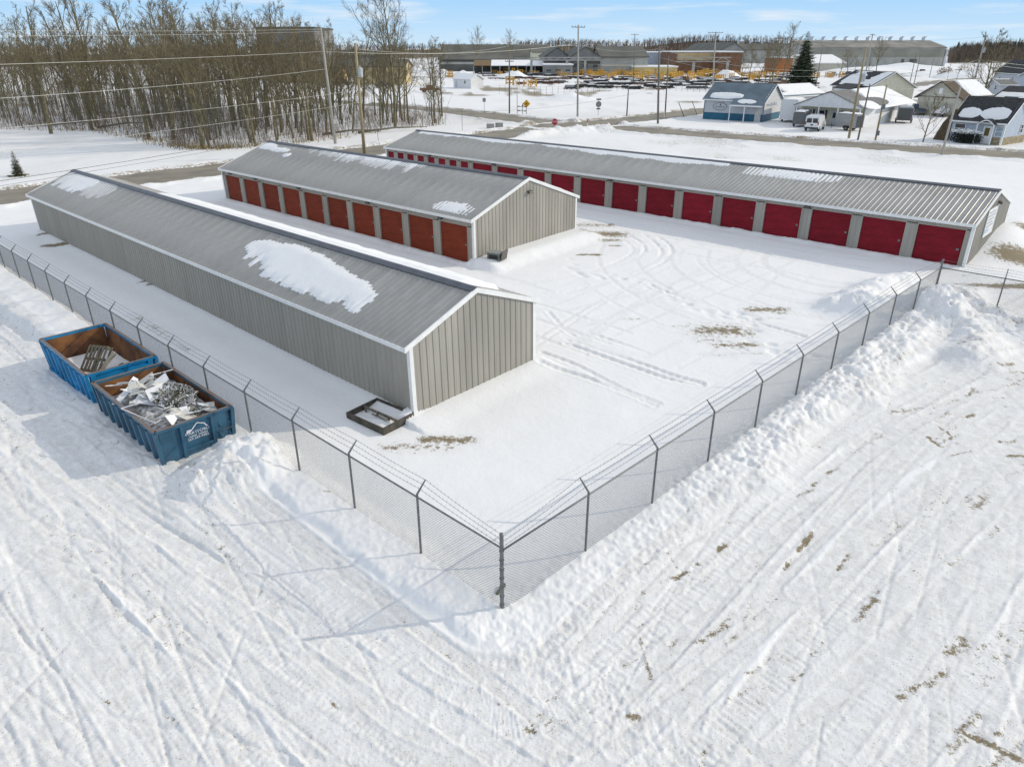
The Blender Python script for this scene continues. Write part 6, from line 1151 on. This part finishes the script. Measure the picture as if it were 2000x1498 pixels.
# ---------------------------------------------------------------- factory and steel yard in the distance
def fb(name, label, x0, x1, yb, ytop, dep, mw, mr, ridge='x', yr=None, cat='factory hall', band=(), vents=0, wins=0, z=None, snow=False, vent_h=2.6):
    """distant hall placed by its foot line; ytop eave, yr ridge (photo rows)"""
    P0, P1 = G(x0, yb), G(x1, yb); he = HT((x0+x1)/2, yb, ytop); hr = HT((x0+x1)/2, yb, yr) if yr else he+.6
    if yr is None:
        d = P1-P0; L_ = d.length; R = thing(name, label, cat, (P0.x, P0.y, gh(P0.x, P0.y)), math.atan2(d.y, d.x)); R['w'] = L_; MB().box(0, L_, 0, dep, -1, he).obj('wall', mw, R); MB().box(-.3, L_+.3, -.3, dep+.3, he, he+.5).obj('roof', M_snow if snow else mr, R)
    else: R = gable(name, label, cat, P0, P1, dep, he, hr, mw, mr, ridge, .6, mr, base=1., th=.3)
    L_ = R['w']
    for za, zb, m in band: MB().box(.3, L_-.3, -.12, 0, he*za, he*zb).obj('cladding_band', m, R)
    for k in range(wins): x = L_*(k+.5)/wins; win(R, x-1.2, he*.42, 2.4, he*.2, -.01, M_facl)
    for k in range(vents):
        x = L_*(k+.5)/vents; q = MB(); zt = hr+.1; yy = dep/2 if ridge == 'x' else dep*.3
        q.box(x-.7, x+.7, yy-.7, yy+.7, zt-.8, zt+vent_h*.7); q.prism([(x-.7, zt+vent_h*.7), (x+.7, zt+vent_h*.7), (x+1.5, zt+vent_h), (x+.2, zt+vent_h)], 'y', yy-.9, yy+.9); q.obj('roof_vent', M_vent, R)
    bpy.context.view_layer.update(); return R
fb('factory_hall', 'long grey roofed hall at the back left of the yard', 860, 1072, 126, 112, 45, M_facl, M_facroof, 'x', 88, band=((.45, .75, M_facd),))
fb('factory_hall', 'low grey hall in front of the long grey roofed hall', 858, 1000, 140, 117, 16, M_facd, M_facroof, 'x', 110, band=((.6, .8, M_facl),))
fb('factory_hall', 'grey hall with light wall and window strip in the middle of the yard', 1172, 1263, 147, 112, 40, M_facl, M_facroof, 'x', 92, band=((.50, .58, M_cream),), vents=3, vent_h=1.9)
fb('factory_hall', 'dark gable fronted bay left of the light walled hall', 1112, 1172, 147, 112, 60, M_fac, M_facroof, 'y', 93, band=((.62, .78, M_facd),), wins=3); fb('factory_hall', 'second dark gable fronted bay, left of its twin', 1062, 1113, 145, 112, 60, M_fac, M_facroof, 'y', 94, band=((.6, .8, M_facd),), wins=2)
fb('factory_hall', 'tan gabled hall behind the dark bays', 1040, 1095, 132, 103, 60, M_cream, M_facroof, 'x', 96)
fb('office_block', 'low grey office with door before the dark bays', 1062, 1118, 149, 128, 14, M_fac, M_facroof, wins=3, snow=True)
fb('brick_hall', 'flat roofed hall, tan cladding over brown brick, behind the crane gantry', 1319, 1400, 143, 103, 40, M_brick, M_facroof, band=((.62, .97, M_tan),), snow=True, cat='brick building'); fb('brick_hall', 'darker orange brick block right of the tan clad hall', 1400, 1446, 144, 103, 40, M_brick, M_facroof, snow=True, cat='brick building')
fb('white_hall', 'pale blue flat hall with snowy roof left of the tan clad hall', 1258, 1319, 138, 104, 50, M_sid_b, M_facroof, snow=True); fb('yellow_hall', 'low yellow hall between the light walled hall and the gantry', 1236, 1322, 148, 132, 20, mat('yellow_cladding', (.62, .47, .20), .6, 0, .1, .3), M_facroof, snow=True)
fb('vent_hall', 'grey gabled hall with a row of white roof vents right of the brick block', 1405, 1452, 126, 100, 120, M_fac, M_facroof, 'y', 84); fb('vent_hall', 'long roof carrying seven white vents above the brick block', 1436, 1600, 124, 98, 30, M_facl, M_facroof, 'x', 86, vents=7, vent_h=2.6)
fb('orange_hall', 'small orange brick block left of the spruce', 1512, 1545, 142, 114, 16, mat('orange_block', (.45, .16, .05), .8), M_facroof, snow=True, cat='brick building'); fb('snow_hall', 'low tan hall under a broad snowy roof right of the spruce', 1578, 1648, 140, 124, 40, M_sid_t, M_snow, 'x', 109)
ml = fb('mill', 'long pale weathered mill with twelve roof vents on the skyline', 1568, 1838, 134, 94, 42, M_facl, mat('mill_roof', (.26, .245, .215), .8, 0, .18, .12), 'x', 80, cat='mill', band=((.55, .92, mat('mill_band', (.30, .29, .24), .8, 0, .12, .1)),), vents=12, vent_h=2.4); Lm = ml['w']
MB().prism([(a, b*HT(1838, 134, 80)/19.5) for a, b in ((0, -1), (42, -1), (42, 8), (43.5, 10), (42.5, 13), (38, 16), (21, 19.5), (4, 16), (-.5, 13), (-1.2, 10), (0, 8))], 'x', Lm+.4, Lm+1.6).obj('end_wall', mat('mill_end', (.52, .53, .54), .7, 0, .08, .2), ml)
for x_, w_ in ((.76, .05), (.70, .02)): MB().box(Lm*x_, Lm*(x_+w_), -.3, -.13, -.5, 5).obj('loading_door', M_facd, ml)
fb('tan_hall', 'low tan hall seen through the trees right of the tan pole', 690, 790, 166, 131, 20, mat('tan_hall_wall', (.56, .45, .25), .7, 0, .08, .2), M_facroof, 'x', 119); fb('tan_hall', 'long low tan hall glimpsed through the wood left of the tan pole', 545, 660, 163, 140, 16, M_tan, M_facroof, 'x', 132)
fb('grey_hall', 'grey hall with white roof vents behind the tan halls', 610, 760, 150, 110, 30, M_fac, M_facroof, 'x', 100, vents=6, vent_h=2.2); fb('tower_block', 'big grey tower block rising over the wood behind the pale leaning pole', 513, 624, 158, 56, 30, M_fac, M_facroof, cat='tower', band=((.78, .94, mat('tower_band', (.20, .215, .23), .7, 0, .12, .1)), (.52, .74, M_facd)))
sh = thing('open_shelter', 'long open shelter with snowy rust roof behind the yellow racks', 'shelter', G(925, 145)); Ls = (G(1062, 145)-G(925, 145)).length; MB().prism([(0, 3.4), (10, 5.6), (10, 5.8), (0, 3.65)], 'x', 0, Ls*.25).obj('roof', mat('rust_roof', (.20, .13, .06), .8), sh); MB().prism([(0, 3.4), (10, 5.6), (10, 5.9), (0, 3.7)], 'x', Ls*.25, Ls).obj('roof', M_snow, sh); MB().box(0, Ls, 9.6, 10, 0, 5.5).obj('back_wall', M_facd, sh)
for k in range(9): MB().box(Ls*k/8-.15, Ls*k/8+.15, 0, .3, -.3, 3.4).obj('post', M_facl, sh)
def gantry(label, x0, x1, yb, y0, y1, legs):
    g = G(x0, yb); e = G(x1, yb); R = thing('crane_gantry', label, 'crane gantry', (g.x, g.y, gh(g.x, g.y)), math.atan2(e.y-g.y, e.x-g.x)); L_ = (e-g).length; z0, z1 = HT(x0, yb, y1), HT(x0, yb, y0); MB().box(0, L_, -.25, .25, z0-.2, z0+.2).obj('lower_beam', M_facl, R); MB().box(0, L_, -.25, .25, z1-.2, z1+.2).obj('upper_beam', M_facl, R); n = max(6, int(L_/3.2))
    for k in range(n): a, b = L_*k/n, L_*(k+1)/n; q = MB(); q.tube([(a, 0, z0 if k % 2 else z1), (b, 0, z1 if k % 2 else z0)], .17, 4); q.obj('brace', M_facl, R)
    for l in legs: q = MB(); q.box(L_*l-.5, L_*l+.5, -.5, .5, -.5, z0-.2); q.obj('leg', M_facl, R)
gantry('white lattice crane gantry before the brown brick hall', 1318, 1424, 146, 113, 121, (.33, .95)); gantry('pale lattice crane gantry before the dark gable bays', 1035, 1172, 148, 113, 118, (.52, .78, .02))
# steel stacks and yellow racks
M_st = [mat('steel_stack_%s' % a, c, .8, .2, .25, 1.5) for a, c in (('dark', (.045, .042, .042)), ('brown', (.09, .055, .040)), ('grey', (.10, .105, .10)), ('rust', (.16, .07, .035)))]
random.seed(9); ST = []
def stack_mesh(L_, n, h, m):
    q = MB()
    for r in range(h):
        for i in range(n-r % 2): q.box(random.uniform(-.4, .4), L_+random.uniform(-.8, .8), i*.55, i*.55+.45, .18+r*.36, .18+r*.36+.30)
    q.cur = 1; q.box(L_*.1, L_*random.uniform(.5, .95), .05, n*.5, .18+h*.36-.06, .18+h*.36+.06); q.cur = 0
    for k in range(3): q.box(L_*(.15+.33*k), L_*(.15+.33*k)+.2, -.1, n*.55, -.2, .18)
    return q.mesh('bars', [m, M_snow])
for m in M_st: ST += [stack_mesh(random.uniform(2.5, 9), random.randint(2, 4), random.randint(1, 2), m) for _ in range(3)]
zone = (('left part of the yard', 0, 1080), ('middle of the yard', 1080, 1260), ('right part of the yard left of the spruce', 1260, 1600))
for k in range(240):
    px = random.uniform(930, 1580); py = 145+31*random.random()**1.25
    if py > 158 and px < 985 or (py > 168 and px < 1090): continue
    if px > 1380 and py > 166: continue
    g = G(px, py); z_ = [z for z in zone if z[1] <= px < z[2]][0][0]; R = thing('steel_stack', 'low stack of dark steel bars, '+z_, 'steel stack', (g.x, g.y, gh(g.x, g.y)), random.gauss(-.05, .10), 'steel stacks, '+z_); link('bars', random.choice(ST), R)
q = MB(); h = 2.4
for a in (0, 1.6, 3.2):
    for y_ in (0, 1.2): q.box(a-.12, a+.12, y_-.12, y_+.12, -.2, h)
for z_ in (.5, 1.4, 2.3): q.box(-.1, 3.3, -.1, .1, z_-.12, z_+.12); q.box(-.1, 3.3, 1.1, 1.3, z_-.12, z_+.12)
RK1 = q.mesh('rack_frame', M_yel); q = MB()
for a in (0, 2.6): q.box(a-.15, a+.15, -.15, .15, -.2, 2.6); q.tube([(a, 0, .2), (2.6-a, 0, 2.5)], .14, 4)
q.box(-.2, 2.8, -.15, .15, 2.4, 2.65); q.box(-.2, 2.8, -.6, .6, -.1, .12); RK2 = q.mesh('rack_frame', M_yel)
RP = [(960, 145), (972, 146), (984, 145), (1000, 145), (1012, 146), (1026, 145), (1036, 145), (1044, 146), (988, 166), (1002, 167), (1023, 170), (1036, 169), (868, 152), (875, 153), (1088, 149), (1141, 147), (1152, 148), (1160, 147), (1171, 148), (1182, 147), (1190, 146), (1198, 148), (1206, 147), (1215, 148), (1222, 147), (1232, 148), (1243, 149), (1256, 150), (1270, 150), (1290, 150), (1312, 151), (1330, 150), (1345, 150), (1360, 147), (1367, 146), (1376, 147), (1386, 146), (1400, 147), (1410, 150), (1418, 152), (1431, 147), (1440, 150), (1452, 154), (1467, 158), (1475, 152), (1487, 150), (1496, 156), (1510, 150), (1591, 151), (1599, 152), (1605, 151), (1613, 152), (1622, 152), (1631, 152), (1580, 150), (1375, 152), (1390, 153)]+[(random.Random(k).uniform(1090, 1500), random.Random(k+99).uniform(147, 156)) for k in range(45)]
for k, (px, py) in enumerate(RP):
    g = G(px, py); z_ = 'beside the open shelter' if px < 1060 and py < 160 else 'out on the snow before the shelter' if px < 1060 else 'in front of the grey halls' if px < 1262 else 'below the crane gantry and brick hall' if px < 1520 else 'right of the spruce'
    R = thing('yellow_rack', 'yellow steel storage rack '+z_, 'rack', (g.x, g.y, gh(g.x, g.y)), random.uniform(-1.2, 1.2), 'yellow racks '+z_); R.scale = (random.uniform(.45, 1.0), random.uniform(.6, 1.2), random.uniform(.55, 1.05)); R.location.y += random.uniform(-6, 6); link('rack_frame', random.choice((RK1, RK1, RK2)), R)
# yard boundary fence posts, plough heaps in the far yard
q = MB()
for k in range(46): g = G(975+k*11.5, 184-.16*k+4*math.sin(k*.2)); q.cyl(g.x, g.y, g.z-.2, g.z+2.1, .05, 4)
o = thing('yard_fence', 'thin wire fence along the front of the steel yard', 'fence', (0, 0, 0)); 
for k in range(46): g = G(975+k*11.5, 184-.16*k+4*math.sin(k*.2)); MB().cyl(0, 0, -.2, 2.1, .045, 4).obj('post', M_facd, o, loc=g)
for zz in (.7, 1.4, 2.0): q = MB(); q.tube([G(975+k*11.5, 184-.16*k+4*math.sin(k*.2))+Vector((0, 0, zz)) for k in range(46)], .014, 3); q.obj('wire', M_facd, o, True)
def snow_heap(label, px, py, rx, ry, h, sd):
    g = G(px, py); n = 26; q = MB(); u_ = np.linspace(-1, 1, n); X, Y = np.meshgrid(u_, u_, indexing='ij'); Z = h*np.clip(1-np.hypot(X, Y), 0, 1)**.8*(.5+fbm(X*3+sd, Y*3, 4, sd))-.15
    q.add(np.stack([X.ravel()*rx, Y.ravel()*ry, Z.ravel()], 1).tolist(), [(i*n+j, (i+1)*n+j, (i+1)*n+j+1, i*n+j+1) for i in range(n-1) for j in range(n-1)]); q.obj('snow_heap', M_snow, None, True, loc=(g.x, g.y, gh(g.x, g.y)), label=label, cat='snow heap')
for k, a in enumerate(((1000, 153, 8, 6, 3), (1115, 196, 9, 4, 1.6), (1420, 152, 7, 5, 3.2), (1690, 142, 26, 8, 3.0), (1770, 137, 34, 8, 3.2), (1850, 148, 22, 8, 3.2), (1890, 152, 16, 8, 4.0), (905, 150, 6, 5, 2.6), (865, 146, 5, 5, 2.6))):
    snow_heap(['snow heap before the open shelter', 'low snow heap beside the tall junction pole', 'snow heap below the crane gantry leg', 'long snow heap left of the distant pickup', 'long snow ridge behind the distant pickup', 'snow heap right of the distant pickup', 'tall snow heap before the far right wood', 'snow heap behind the tiny white hut', 'snow heap beside the orange rack'][k], *a, 40+k)
